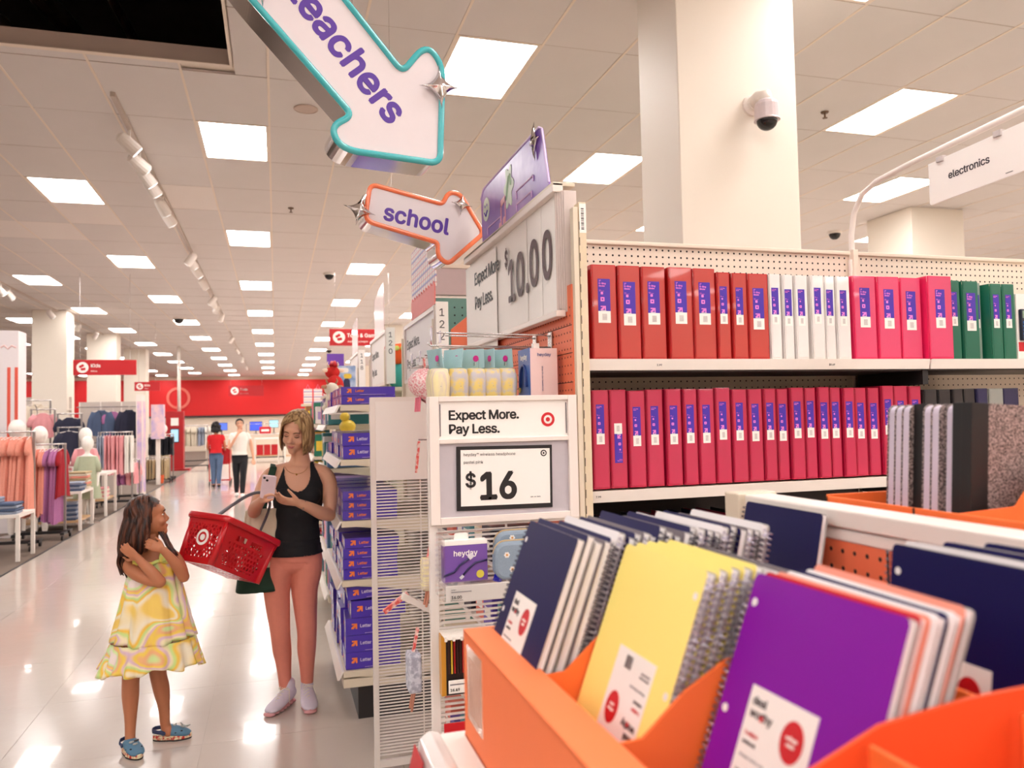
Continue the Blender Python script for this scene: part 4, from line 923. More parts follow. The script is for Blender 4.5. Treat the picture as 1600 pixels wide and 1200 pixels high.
def hand(mb, wrist, d, n, curls=(30, 40, 30), s=1, side=1, spread=3, thumb=(35, 20)):
    """d: finger direction, n: palm normal (palm faces n); side=+1 puts the thumb at d x n"""
    d = Vector(d).normalized(); n = Vector(n); n = (n - d * n.dot(d)).normalized(); l = d.cross(n) * side
    w_ = Vector(wrist)
    q = [(*(w_ + d * t * s), a * s, b * s) for t, a, b in ((-.005, .024, .018), (.03, .033, .017), (.065, .040, .015), (.09, .039, .012))]
    mb.tube([p[:3] for p in q], [(p[3], p[4]) for p in q], 14, up=l)
    for i, (o, L_) in enumerate(((.029, .070), (.010, .080), (-.010, .074), (-.028, .058))):
        p = w_ + d * (.082 - .003 * abs(i - 1)) * s + l * o * s; a = 0; pts = [tuple(p - d * .02 * s) + (.0095 * s,), tuple(p) + (.009 * s,)]
        dd = (d + l * math.tan(R(spread * (1.2 - i * .8)))).normalized()
        for k, c in enumerate(curls if not isinstance(curls[0], (list, tuple)) else curls[i]):
            a += R(c); v = dd * math.cos(a) + n * math.sin(a); p = p + v * L_ * (.45, .31, .24)[k] * s
            pts.append(tuple(p) + ((.0085, .0078, .0066)[k] * s,))
        limb(mb, pts, 3, 10)
    p = w_ + d * .018 * s + l * .022 * s; v1 = (d * math.cos(R(thumb[0])) + l * math.sin(R(thumb[0])) + n * .25).normalized()
    v2 = (d * math.cos(R(thumb[1])) + l * math.sin(R(thumb[1])) * .6 + n * .55).normalized()
    a = p + v1 * .042 * s; b = a + v2 * .032 * s; c = b + v2 * .024 * s
    limb(mb, [tuple(p) + (.014 * s,), tuple(a) + (.0115 * s,), tuple(b) + (.0095 * s,), tuple(c) + (.0075 * s,)], 3, 10)
def face_parts(t, M, s=1, lip=(196, 110, 104), brow=(110, 80, 56), closed=False, smile=.004):
    W_ = P('eye_white', (236, 228, 222), .3, amt=0); I = P('eye_dark', (46, 32, 26), .2, amt=0); B = P('brow_%d_%d' % brow[:2], brow, .8); LP = P('lip_%d' % lip[1], lip, .4, amt=.03)
    for q in (-1, 1):
        if closed:
            e = MB(); e.add(*ballv(M @ T(q * .029 * s, -.074 * s, .011 * s), (.0135 * s, .0065 * s, .0062 * s), 14, 8)); e.build('eyelid', P('lid_skin', (196, 136, 112), .5), t, smooth=True)
            MB().tube([M @ Vector((q * x * s, y * s, z * s)) for x, y, z in ((.015, -.0785, .0055), (.022, -.0815, .0025), (.029, -.082, .0018), (.037, -.0795, .003), (.044, -.073, .0065))], [.0012 * s, .002 * s, .0024 * s, .0022 * s, .001 * s], 6).build('eyelash', I, t, smooth=True)
            MB().tube([M @ Vector((q * x * s, y * s, z * s)) for x, y, z in ((.012, -.0855, .025), (.022, -.0865, .030), (.034, -.083, .031), (.046, -.074, .026))], [.0018 * s, .0028 * s, .0025 * s, .001 * s], 6).build('eyebrow', B, t, smooth=True)
            continue
        e = MB()
        e.add(*ballv(M @ T(q * .029 * s, -.0725 * s, .008 * s), (.0125 * s, .006 * s, .0045 * s if not closed else .0028 * s), 14, 8)); eo = e.build('eye', W_, t, smooth=True)
        e = MB(); e.add(*ballv(M @ T(q * .029 * s, -.0768 * s, .0072 * s), (.0052 * s, .003 * s, .0042 * s if not closed else .0026 * s), 12, 8)); e.build('iris', I, eo, smooth=True)
        MB().tube([M @ Vector((q * x * s, y * s, z * s)) for x, y, z in ((.015, -.0805, .0105), (.022, -.0825, .0145), (.03, -.0825, .0145), (.038, -.0785, .012), (.043, -.074, .009))], .0014 * s, 6).build('eyelash', I, t, smooth=True)
        MB().tube([M @ Vector((q * x * s, y * s, z * s)) for x, y, z in ((.012, -.0855, .025), (.022, -.0865, .030), (.034, -.083, .031), (.046, -.074, .026))], [.0018 * s, .0028 * s, .0025 * s, .001 * s], 6).build('eyebrow', B, t, smooth=True)
    MB().tube([M @ Vector((x * s, (-.0900 + 14 * x * x) * s, (-.052 + smile / .0004 * x * x) * s)) for x in (-.021, -.014, -.006, 0, .006, .014, .021)], [(a * s, b * s) for a, b in ((.0008, .001), (.0028, .003), (.0036, .0035), (.0032, .0034), (.0036, .0035), (.0028, .003), (.0008, .001))], 8, up=(0, 0, 1)).build('upper_lip', LP, t, smooth=True)
    MB().tube([M @ Vector((x * s, (-.0895 + 15 * x * x) * s, (-.059 + smile / .0004 * x * x) * s)) for x in (-.018, -.010, 0, .010, .018)], [(a * s, b * s) for a, b in ((.0008, .001), (.0036, .0034), (.0045, .0038), (.0036, .0034), (.0008, .001))], 8, up=(0, 0, 1)).build('lower_lip', LP, t, smooth=True)
def hair(t, M, mat, s=1, part=(.018, -.07, .06), drop=.1, gap=(-52, -52), n=150, flare=.0, wav=0, back=0, seed=3, thick=.009, cap=True, fdrop=None, tuck=.0):
    rr = random.Random(seed); mb = MB(); ax = Vector((.080, .098, .092)); c0 = Vector((0, .014, .028))
    if cap:
        vs, fs = ballv(Matrix.Translation(c0), (ax.x - .002, ax.y - .002, ax.z - .002), 36, 28)
        ks = [f for f in fs if not (lambda v: v.y < -.012 and v.z < .088 - .5 * abs(v.x))(sum((vs[i] for i in f), Vector()) / len(f))]
        mb.add([M @ (v * s) for v in vs], ks)
    for i in range(n):
        f = (i + .5) / n; az = R(-90 + gap[1] * -1) + f * R(360 - (-gap[0]) - (-gap[1])) if False else R(-90 - gap[1] + f * (360 + gap[0] + gap[1]))
        az += rr.uniform(-.03, .03); sx_, sy = math.cos(az), math.sin(az)
        y0 = max(part[1], min(part[2], part[1] + (sy + 1) / 2 * (part[2] - part[1]) + rr.uniform(-.02, .02)))
        a = Vector((part[0] / ax.x, (y0 - .014) / ax.y, 0)); a.z = math.sqrt(max(.05, 1 - a.x ** 2 - a.y ** 2)); b = Vector((sx_, sy, -.05)).normalized()
        om = math.acos(max(-1, min(1, a.dot(b)))); pts = []; g = 1 + rr.uniform(.0, .05)
        for k in range(8):
            q = k / 7; v = (a * math.sin((1 - q) * om) + b * math.sin(q * om)) / max(math.sin(om), 1e-4)
            pts.append(Vector((v.x * ax.x * g, v.y * ax.y * g, v.z * ax.z * g)) + c0)
        e = pts[-1]; D_ = (drop if fdrop is None or sy > -.2 else fdrop) + rr.uniform(-.012, .012)
        for k in range(1, 7):
            q = k / 6; out = Vector((sx_, sy, 0)) * (flare * math.sin(q * 2.2) - tuck * q * q)
            pts.append(e + Vector((wav * math.sin(q * 7 + i * .3), back * q, -D_ * q)) + out)
        rad = [thick * x for x in (.9, 1, 1, 1, 1, 1, 1, 1, 1.05, 1.05, 1, .9, .7, .25)]
        mb.tube([M @ (p * s) for p in pts], [(r_ * .28 * s, r_ * s) for r_ in rad], 6, up=tuple((M.to_3x3() @ Vector((.3 * sx_, .3 * sy, 1)))))
    return mb.build('hair', mat, t, smooth=True)
SKIN = P('fair_skin', (222, 166, 136), .5, amt=.05, scale=14, sub=.12)
# ---- woman
w_ = thing('person', 'woman in a black tank top and salmon leggings looking down at her phone', 'person', (.08, 4.72, 0))
mb = MB()
trunk(mb, [(.006, .006, .80, .150, .105), (.006, .008, .83, .158, .116), (.014, 0, .87, .143, .11), (.022, 0, .95, .128, .098), (.028, 0, 1.03, .124, .092), (.036, 0, 1.11, .132, .098), (.043, -.005, 1.19, .143, .104), (.046, 0, 1.26, .150, .094), (.047, .004, 1.31, .125, .075), (.05, .008, 1.345, .075, .056), (.052, 0, 1.39, .052, .05), (.048, -.012, 1.45, .05, .05)])
for x in (-.022, .102): mb.ball((x, -.072, 1.178), (.058, .048, .055))
limb(mb, [(-.066, .004, .82, .088), (-.078, .0, .74, .084), (-.084, .0, .66, .073), (-.076, -.012, .53, .062), (-.066, -.018, .41, .052), (-.058, .02, .31, .050), (-.048, .03, .2, .038), (-.042, .035, .09, .031)], 5, 18)
limb(mb, [(.080, .004, .82, .088), (.078, .0, .74, .084), (.068, .0, .65, .073), (.072, -.01, .53, .062), (.078, -.015, .40, .052), (.076, .02, .30, .050), (.077, .03, .19, .038), (.077, .035, .09, .031)], 5, 18)
limb(mb, [(.0, .005, 1.325, .045), (-.085, .005, 1.30, .050), (-.125, -.01, 1.27, .048), (-.165, -.05, 1.19, .041), (-.199, -.10, 1.105, .034)], 4)
limb(mb, [(-.199, -.10, 1.105, .036), (-.19, -.16, 1.135, .036), (-.172, -.22, 1.16, .029), (-.155, -.275, 1.183, .0235)], 4)
limb(mb, [(.1, .005, 1.32, .045), (.178, .005, 1.287, .050), (.208, -.005, 1.24, .047), (.215, -.03, 1.15, .041), (.206, -.07, 1.062, .035)], 4)
limb(mb, [(.206, -.07, 1.062, .037), (.155, -.14, 1.085, .037), (.09, -.20, 1.125, .030), (.036, -.25, 1.155, .0235)], 4)
hand(mb, (-.155, -.275, 1.183), (.25, -.62, .55), (.75, .1, -.1), (42, 48, 34), .88, side=-1, thumb=(30, 30))
hand(mb, (.036, -.25, 1.155), (-.90, -.30, .22), (.05, .55, .8), (10, 22, 22), .92, side=-1, thumb=(40, 30))
HM = T(.032, -.035, 1.535) @ RZ(-20) @ RY(8) @ RX(20)
head(mb, HM, 1.02)
wme = vox(mb, .0042, 11); wme.materials.append(SKIN)
link('body', wme, w_)
face_parts(w_, HM, 1.02, closed=True, smile=.004, brow=(122, 88, 60))
BLK = P('black_rib_knit', (22, 20, 24), .85, amt=.1, scale=80)
def tank(x, y, z):
    xc = x - .046
    k = (z > .848) & (z < 1.36)
    arm = (np.hypot(x + .15, (z - 1.225) * .8) < .062) | (x < -.103 + (1.36 - z) * .0 + np.where(z < 1.2, -.2, 0) + np.where((z >= 1.2) & (z < 1.25), -(1.25 - z) * .6, 0)) | (x > .196 - np.where(z >= 1.2, .0, -.2))
    side = (np.abs(xc) > np.where(z > 1.20, .098 + (1.30 - z) * .38, .2))
    elbow = (y < -.125) & (z < 1.25) & (x > .12) | (x > .168) & (z < 1.24) | (x < -.122) & (z < 1.22) & (z > 1.0)
    fore = (y < -.13) & (z > 1.02) & (z < 1.26)
    neck = np.where(y < 0, (((xc + .012) / .068) ** 2 + ((np.minimum(z, 1.30) - 1.30) / .095) ** 2 < 1) | ((np.abs(xc + .012) < .068) & (z > 1.3)), (np.abs(xc) < .06) & (z > 1.30))
    return k & ~side & ~fore & ~elbow & ~neck & (np.abs(xc) < .158 + (z < .95) * .03)
shell(wme, tank, .006, 'tank_top', BLK, w_, lambda x, y, z: .005 + .006 * (z < .93) + .004 * np.sin(z * 60 + 3 * x) * (z < 1.12) * (z > .9))
LEG = P('salmon_leggings', (226, 138, 118), .75, amt=.05, scale=40, bump=.1)
shell(wme, lambda x, y, z: (z > .095) & (z < .93) & (np.abs(x) < .2) & (y > -.14), .0022, 'leggings', LEG, w_)
MB().tube([(x, -.035 - .062 * math.cos(a), z) for a, x, z in [(R(-80 + 16 * k), .03 + .062 * math.sin(R(-80 + 16 * k)), 1.348 - .045 * math.cos(R(-80 + 16 * k))) for k in range(11)]], .0012, 6).build('necklace', P('gold', (212, 170, 90), .25, 1), w_)
MB().ball((.028, -.105, 1.30), .005).build('necklace_pendant', P('gold', (212, 170, 90), .25, 1), w_)
MB().tube([(.062 + .0 * k + math.sin(a) * .008, -.228 + .024 * math.cos(a), 1.14 + .027 * math.sin(a)) for k, a in enumerate([2 * math.pi * j / 16 for j in range(16)])], .0028, 6, closed=True).build('bracelet', P('silver_chain', (205, 198, 190), .25, .9, amt=.5, scale=300), w_)
HAIRB = P('blond_hair', (132, 98, 64), .5, amt=1, scale=70, c2=(198, 162, 114), stretch=(1, 1, .05), spec=.3)
hair(w_, HM, HAIRB, 1.02, part=(.028, -.060, .07), drop=.125, gap=(-58, -46), n=330, flare=.012, tuck=.012, seed=4, thick=.0095)
def shoe_mesh():
    u = MB()
    secs = [(-.0, .065, .055, .032, .030), (.0, .05, .062, .036, .040), (0, .02, .060, .038, .040), (0, -.02, .055, .041, .036), (0, -.07, .042, .046, .026), (0, -.12, .034, .046, .020), (0, -.155, .028, .036, .014), (0, -.172, .025, .018, .008)]
    q = cr(secs, 4); u.tube([p[:3] for p in q], [(p[3], p[4]) for p in q], 16, up=(1, 0, 0))
    limb(u, [(0, .032, .06, .036), (0, .034, .10, .036), (0, .036, .118, .035)], 3)
    return vox(u, .005, 4)
SHO = P('lilac_knit', (218, 208, 222), .7, amt=.06, scale=90, bump=.3, bscale=400); SOLE = P('clear_pink_sole', (226, 160, 162), .2, coat=.5)
sm = shoe_mesh(); sm.materials.append(SHO)
for (x, y, a) in ((-.042, .005, -32), (.078, 0, 3)):
    s_ = link('shoe', sm if x < 0 else sm.copy(), w_, T(x, y, 0) @ RZ(a))
    so = MB()
    for k in range(7): so.add(*ballv(T(0, .06 - k * .037, .012), (.044 - .004 * abs(k - 4), .022, .0125), 14, 8))
    so.build('bubble_sole', SOLE, s_, smooth=True)
    MB().prism([(.036 * math.cos(b) + 0, -.055 + .118 * math.sin(b)) for b in [2 * math.pi * k / 26 for k in range(26)]], .014, .030).build('midsole', SOLE, s_, bevel=.004)
    la = MB()
    for k in range(5):
        y_ = -.01 - k * .022; z_ = .098 - k * .0105
        la.tube([(-.026, y_ - .01, z_ - .012), (0, y_, z_ + .004), (.026, y_ + .012, z_ - .012)], .0026, 6)
    la.tube([(0, 0, .105), (.03, -.01, .10), (.042, -.03, .06), (.044, -.03, .03)], .0022, 6).tube([(0, 0, .105), (-.02, .0, .115), (-.03, -.02, .10), (-.01, -.01, .104)], .0022, 6)
    la.build('laces', P('cream_lace', (240, 232, 214), .7), s_)
# phone
ph = thing('smartphone', 'pale pink smartphone held up in the woman\'s hands', 'phone', F((-.041, 4.352, 1.258), (1, -.05, -.16), (-.06, -.5, .85)))
MB().prism(rrect(-.036, .036, -.073, .073, .011, 5), -.004, .004).build('case', P('blush_case', (236, 212, 220), .35), ph, bevel=.0015)
MB().prism(rrect(-.033, .033, -.07, .07, .009, 4), -.0052, -.004).build('screen', P('lit_screen', (40, 44, 60), .1), ph)
MB().prism(rrect(-.031, -.002, .038, .068, .007, 4), .004, .0055).build('camera_bump', P('blush_case', (236, 212, 220), .35), ph)
for q in ((-.024, .060), (-.009, .046)): MB().lathe([(.0065, .0055), (.0065, .008), (.004, .0082)], 14, M=T(q[0], q[1], 0)).build('lens', BLACK, ph)
# tote bag on her shoulder
CANV = P('cream_canvas', (228, 214, 188), .85, amt=.06, scale=90, bump=.3, bscale=500); GRN = P('bottle_green', (24, 56, 40), .8, amt=.1)
tb_ = thing('tote_bag', 'cream canvas tote bag with dark green base and straps on the woman\'s shoulder', 'bag', (-.105, 4.72, .66))
def tote(u, v):
    a = 2 * math.pi * u; e = lambda c, p: math.copysign(abs(c) ** p, c)
    w0 = .115 * (1 - .20 * v) * (1 + .03 * math.sin(3 * a)); d0 = .085 * (1 - .45 * v)
    return (e(math.cos(a), .55) * w0 + .03 * v, e(math.sin(a), .55) * d0 + .01 * math.sin(9 * u * 6.28) * v, .0 + .44 * v - .015 * math.sin(math.pi * u * 2) * v)
MB().grid(lambda u, v: tote(u, .28 + .72 * v), 40, 10, wrap=True).build('canvas_body', CANV, tb_, smooth=True, solid=.004)
MB().grid(lambda u, v: tuple(c * (1.01 if i < 2 else 1) for i, c in enumerate(tote(u, .29 * v))), 40, 5, wrap=True).add([tote(k / 40, 0) for k in range(40)], [tuple(range(40))]).build('green_base', GRN, tb_, smooth=True, solid=.004)
for dy, dx in ((-.058, 0), (.055, .03)):
    q = cr([(.0 + dx, dy, .43), (.03 + dx * .5, dy * 1.3, .52), (.065, dy * 1.35, .60), (.088, dy * .85, .672), (.092, 0.01, .694)], 4)
    MB().tube(q, [(.0035, .019)] * len(q), 8, up=(0, 0, 1) if 0 else (0, -1, 0)).build('strap', GRN, tb_)
# shopping basket
RP = P('red_plastic', (200, 16, 28), .3, amt=.03, coat=.3, sub=.05)
a_ = Vector((.255, .28, -.185)).normalized(); e_ = Vector((-.15, .25, -.02)); e_ = (e_ - a_ * e_.dot(a_)).normalized(); u_ = a_.cross(e_)
if u_.z < 0: u_ = -u_
corner = Vector((-.232, 4.25, 1.115)); L_, W_, H_ = .40, .27, .23
BM_ = Matrix(((a_.x, e_.x, u_.x, corner.x), (a_.y, e_.y, u_.y, corner.y), (a_.z, e_.z, u_.z, corner.z), (0, 0, 0, 1)))
bk = thing('shopping_basket', 'red perforated plastic shopping basket with a white bullseye hanging on the woman\'s forearm', 'basket', BM_)
def wall(fn, nu, nv, pred, name='side_panel'):
    vs = [fn(i / nu, j / nv) for j in range(nv + 1) for i in range(nu + 1)]
    fs = [(j * (nu + 1) + i, j * (nu + 1) + i + 1, (j + 1) * (nu + 1) + i + 1, (j + 1) * (nu + 1) + i) for j in range(nv) for i in range(nu) if not pred((i + .5) / nu, (j + .5) / nv)]
    return MB().add(vs, fs).build(name, RP, bk, solid=.003)
tp = .03
def P4(a, b, v): return (a, b, v)
def side_fn(b0):
    return lambda u, v: ((tp * (1 - v)) + u * (L_ - 2 * tp * (1 - v)), b0 + (tp * (1 - v) if b0 == 0 else -tp * (1 - v)), -H_ * (1 - v))
def end_fn(a0):
    return lambda u, v: (a0 + (tp * (1 - v) if a0 == 0 else -tp * (1 - v)), (tp * (1 - v)) + u * (W_ - 2 * tp * (1 - v)), -H_ * (1 - v))
def holes_side(u, v):
    x, y = (u - .5) * L_, v * H_
    if .152 < y < .182 and (abs(abs(x) - .06) < .042): return True
    if y > .14 or y < .02: return False
    i, j = round(x / .026 - (round(y / .022) % 2) * .5), round(y / .022)
    cx, cy = (i + (j % 2) * .5) * .026, j * .022
    return abs(cx) < .15 - .35 * abs(cy - .08) and math.hypot(x - cx, y - cy) < .0085
def holes_end(u, v):
    x, y = (u - .5) * W_, v * H_
    if y < .03 or y > .195: return False
    dx, dy = x, y - .115; rr_ = math.hypot(dx, dy)
    if rr_ < .048: return False
    ring = round(rr_ / .021); n_ = max(1, int(ring * 6.5)); th = math.atan2(dy, dx); k = round(th * n_ / (2 * math.pi)); th0 = k * 2 * math.pi / n_
    cx, cy = ring * .021 * math.cos(th0), ring * .021 * math.sin(th0)
    return abs(x) < .118 and math.hypot(dx - cx, dy - cy) < (.0085 if (k + ring) % 3 else .006)
for b0 in (0, W_): wall(side_fn(b0), 100, 56, holes_side)
for a0 in (0, L_): wall(end_fn(a0), 72, 56, holes_end, 'end_panel')
wall(lambda u, v: (tp + u * (L_ - 2 * tp), tp + v * (W_ - 2 * tp), -H_), 60, 40, lambda u, v: .06 < u < .94 and .06 < v < .94 and int(u * 26) % 2 == 0 and int(v * 20) % 5 != 0, 'bottom_grille')
for p in ((tp / 2, tp / 2), (L_ - tp / 2, tp / 2), (tp / 2, W_ - tp / 2), (L_ - tp / 2, W_ - tp / 2)): MB().tube([(p[0] + (.012 if p[0] < .1 else -.012), p[1] + (.012 if p[1] < .1 else -.012), -H_), (p[0], p[1], 0)], .016, 12).build('corner_post', RP, bk, smooth=True)
rp = rrect(-.012, L_ + .012, -.012, W_ + .012, .035, 6)
MB().tube([(x, y, 0) for x, y in rp], [(.016, .007)] * len(rp), 10, up=(0, 0, 1), closed=True).build('rim', RP, bk, smooth=True)
bb = MB(); disc(bb, 0, 0, .040, .0, .003, 0, 30, hole=.027); disc(bb, 0, 0, .0155, 0, .003, 0, 20); bb.build('bullseye_logo', PRINTW, bk, Matrix.Translation((.011, W_ / 2, -H_ + .125)) @ F((0, 0, 0), (0, -1, 0), (-.12, 0, 1)))
HG = P('dark_grey_handle', (88, 82, 88), .4)
wi = BM_.inverted()
ctr = [BM_ @ Vector((.03, W_ / 2, .0)), None, None, None, None, None, BM_ @ Vector((L_ - .03, W_ / 2, 0))]
hp = [ctr[0], (-.22, 4.48, 1.165), (-.145, 4.53, 1.205), (-.085, 4.545, 1.215), (-.045, 4.56, 1.18), (-.04, 4.57, 1.12), ctr[-1]]
hq = cr([tuple(Vector(p)) for p in hp], 6)
MB().tube([wi @ Vector(p) for p in hq], [(.007, .013)] * len(hq), 10).build('handle', HG, bk, smooth=True)
# ---- girl
TAN = P('tan_skin', (190, 122, 86), .5, amt=.05, scale=14, sub=.12)
gl = thing('person', 'little girl with long brown hair in a yellow pastel swirl dress', 'person', (-.62, 4.33, 0))
mb = MB()
trunk(mb, [(.02, .02, .52, .105, .085), (.022, .01, .62, .098, .08), (.025, .0, .74, .09, .072), (.026, 0, .84, .098, .076), (.024, .0, .91, .098, .066), (.024, .0, .95, .075, .05), (.026, 0, .985, .036, .036), (.018, 0, 1.05, .036, .036)])
limb(mb, [(-.035, .0, .56, .062), (-.055, -.01, .47, .056), (-.066, -.035, .375, .041), (-.072, -.015, .28, .040), (-.074, .0, .17, .029), (-.076, .0, .075, .024), (-.07, -.02, .04, .026)], 4)
limb(mb, [(.05, .03, .56, .062), (.045, .04, .46, .056), (.042, .05, .365, .041), (.055, .075, .27, .040), (.066, .09, .17, .029), (.070, .10, .08, .024), (.085, .095, .045, .026)], 4)
limb(mb, [(-.03, .0, .935, .035), (-.078, -.015, .925, .036), (-.045, -.075, .885, .033), (.02, -.12, .855, .030), (.078, -.14, .840, .028)], 4)
limb(mb, [(.078, -.14, .840, .029), (.045, -.142, .885, .028), (.005, -.135, .93, .022), (-.022, -.125, .96, .018)], 4)
limb(mb, [(.07, .01, .945, .035), (.112, .015, .935, .036), (.15, -.02, .895, .033), (.178, -.075, .845, .027)], 4)
limb(mb, [(.178, -.075, .845, .028), (.155, -.105, .90, .028), (.12, -.125, .955, .022), (.092, -.132, .99, .018)], 4)
hand(mb, (-.022, -.125, .96), (-.75, .05, .62), (.15, .9, .1), (14, 22, 18), .66, side=1, thumb=(60, 30))
hand(mb, (.092, -.132, .99), (-.85, .06, .45), (-.1, .9, -.3), (16, 26, 20), .66, side=-1, thumb=(40, 30))
GM = T(.010, .0, 1.135) @ RZ(98) @ RX(-6)
head(mb, GM, .90, True)
gme = vox(mb, .0038, 5); gme.materials.append(TAN); link('body', gme, gl)
face_parts(gl, GM, .90, lip=(172, 92, 78), brow=(54, 34, 26), smile=0)
HAIRD = P('dark_brown_hair', (34, 16, 11), .4, amt=1, scale=50, c2=(96, 52, 34), stretch=(1, 1, .12), spec=.4)
hair(gl, GM, HAIRD, .93, part=(0, -.045, .075), drop=.19, gap=(-78, -74), n=230, flare=.02, wav=.004, back=.035, seed=9, thick=.0105, fdrop=.13)
lh = MB(); rr = random.Random(5)
for i in range(46):
    x = -.13 + .05 * rr.random(); y = -.05 + .10 * rr.random(); p0 = (-.06 + .03 * rr.random(), y, 1.08); 
    q = cr([p0, (x + .02, y, 1.0), (x, y, .93), (x + .015 + .03 * rr.random(), y - .01, .885 - .03 * rr.random())], 4); lh.tube(q, [(.004, .009)] * (len(q) - 1) + [.002], 6)
for i in range(26):
    y = -.02 + .06 * rr.random(); q = cr([(.055 + .02 * rr.random(), y, 1.07), (.09 + .02 * rr.random(), y - .02, 1.0), (.125 + .025 * rr.random(), y - .03, .945 - .02 * rr.random())], 4); lh.tube(q, [(.004, .009)] * (len(q) - 1) + [.002], 6)
lh.build('hair_ends', HAIRD, gl, smooth=True)
def dress_mat():
    m = bpy.data.materials.new('pastel_swirl'); m.use_nodes = True; nt = m.node_tree; N = nt.nodes; L = nt.links; b = N['Principled BSDF']
    tc = N.new('ShaderNodeTexCoord'); n = N.new('ShaderNodeTexNoise'); n.inputs['Scale'].default_value = 3.9; n.inputs['Detail'].default_value = .3; n.inputs['Distortion'].default_value = 1.3
    L.new(tc.outputs['Object'], n.inputs['Vector']); r = N.new('ShaderNodeValToRGB'); L.new(n.outputs['Fac'], r.inputs[0]); L.new(r.outputs[0], b.inputs['Base Color'])
    st = [(.0, (240, 176, 130)), (.33, (250, 214, 110)), (.385, (252, 240, 214)), (.42, (248, 206, 84)), (.455, (212, 232, 150)), (.49, (250, 236, 200)), (.515, (232, 198, 214)), (.55, (250, 216, 96)), (.585, (244, 186, 136)), (.63, (216, 238, 168)), (.68, (246, 232, 226))]
    while len(r.color_ramp.elements) < len(st): r.color_ramp.elements.new(1)
    r.color_ramp.interpolation = 'EASE'
    for e, (p, c) in zip(r.color_ramp.elements, st): e.position = p; e.color = lin(c)
    b.inputs['Roughness'].default_value = .85; b.inputs['Subsurface Weight'].default_value = .15; b.inputs['Subsurface Radius'].default_value = (.02, .02, .01)
    return m
DR = dress_mat()
def dsec(v, fold, ph=0):      # v 0 top .. 1 hem
    z = .925 - .50 * v; w = .104 + .112 * v ** 1.1; d = .086 + .09 * v; return z, w, d
def dress(u, v):
    a = 2 * math.pi * u; z, w, d = dsec(v * .77, 0); k = .03 + .055 * v
    f = 1 + k * math.sin(13 * a + 2 * math.sin(2 * a)) + .02 * v * math.sin(29 * a)
    return (.030 + w * f * math.cos(a), .005 + d * f * math.sin(a), z + .012 * math.cos(a) * 0 - .01 * v * math.sin(a * 3))
dobj = MB().grid(dress, 120, 26, wrap=True).build('dress', DR, gl, smooth=True, solid=.003)
def ruffle(u, v):
    a = 2 * math.pi * u; z, w, d = dsec(.77 + .26 * v, 0); f = 1.0 + .045 * v + (.03 + .05 * v) * math.sin(19 * a + math.sin(3 * a)) * (.5 + .5 * v)
    return (.030 - .01 * v + (w + .004) * f * math.cos(a), .005 + (d + .004) * f * math.sin(a), z - .012 * math.sin(a * 2 + 1) * v - .012 * v * math.cos(7 * a))
MB().grid(ruffle, 190, 10, wrap=True).build('hem_ruffle', DR, dobj, smooth=True, solid=.003)
YEL = P('yellow_trim', (246, 214, 92), .8, amt=.3, scale=30, c2=(214, 226, 130))
MB().tube([(.03 + .112 * math.cos(a), .0 + .088 * math.sin(a), .925 + .006 * math.sin(9 * a)) for a in [2 * math.pi * k / 72 for k in range(72)]], .009, 8, closed=True).build('neckline_ruffle', YEL, dobj, smooth=True)
for x0, x1 in ((-.035, -.04), (.085, .09)):
    q = cr([(x0, -.085, .925), (x0 - .003, -.075, .95), (x1, -.03, .972), (x1, .02, .972), (x0, .06, .93)], 5)
    MB().tube(q, [(.006 + .003 * (k % 2), .016) for k in range(len(q))], 8, up=(0, 0, 1)).build('strap_ruffle', YEL, dobj, smooth=True)
CB = P('denim_blue_rubber', (86, 128, 156), .55, amt=.04); CR2 = P('red_cream_sole', (206, 40, 34), .5, amt=1, scale=55, c2=(232, 220, 180)); CD = P('navy_rubber', (50, 60, 96), .6)
def croc(M):
    t = link('clog', None, gl, M)
    u = MB(); secs = [(0, .02, .040, .030, .020), (0, -.005, .046, .034, .030), (0, -.035, .042, .038, .028), (0, -.07, .034, .040, .022), (0, -.10, .028, .034, .016), (0, -.118, .024, .02, .009)]
    q = cr(secs, 4); u.tube([p[:3] for p in q], [(p[3], p[4]) for p in q], 16, up=(1, 0, 0)); um = vox(u, .0045, 3); um.materials.append(CB); link('upper', um, t)
    pts = [((.038 + (.006 if y < -.02 else 0)) * sx_, y) for sx_, y in ()]
    out = [(.036 * math.cos(b) * (1.12 if math.sin(b) < 0 else .95), -.03 + .094 * math.sin(b)) for b in [2 * math.pi * k / 30 for k in range(30)]]
    MB().prism(out, .006, .026).build('sole', CR2, t, bevel=.004); MB().prism([(x * .97, y * .99) for x, y in out], 0, .007).build('tread', P('black_rubber', (30, 28, 30), .7), t)
    MB().tube([(-.036, -.005, .045), (-.036, .03, .05), (-.022, .058, .052), (0, .066, .053), (.022, .058, .052), (.036, .03, .05), (.036, -.005, .045)], [(.003, .010)] * 7, 8, up=(1, 0, 0)).build('heel_strap', CD, t, smooth=True)
    for sx_ in (-1, 1): MB().ball((sx_ * .039, -.003, .045), (.004, .009, .009)).build('rivet', CD, t, smooth=True)
    for (x, y, z) in ((-.024, -.08, .046), (.024, -.08, .046), (0, -.092, .043), (-.034, -.055, .042), (.034, -.055, .042)): MB().ball((x, y, z), (.006, .007, .003)).build('vent_hole', HOLE, t)
    return t
c1 = croc(T(-.078, -.005, 0) @ RZ(30)); c2_ = croc(T(.072, .115, 0) @ RZ(82))
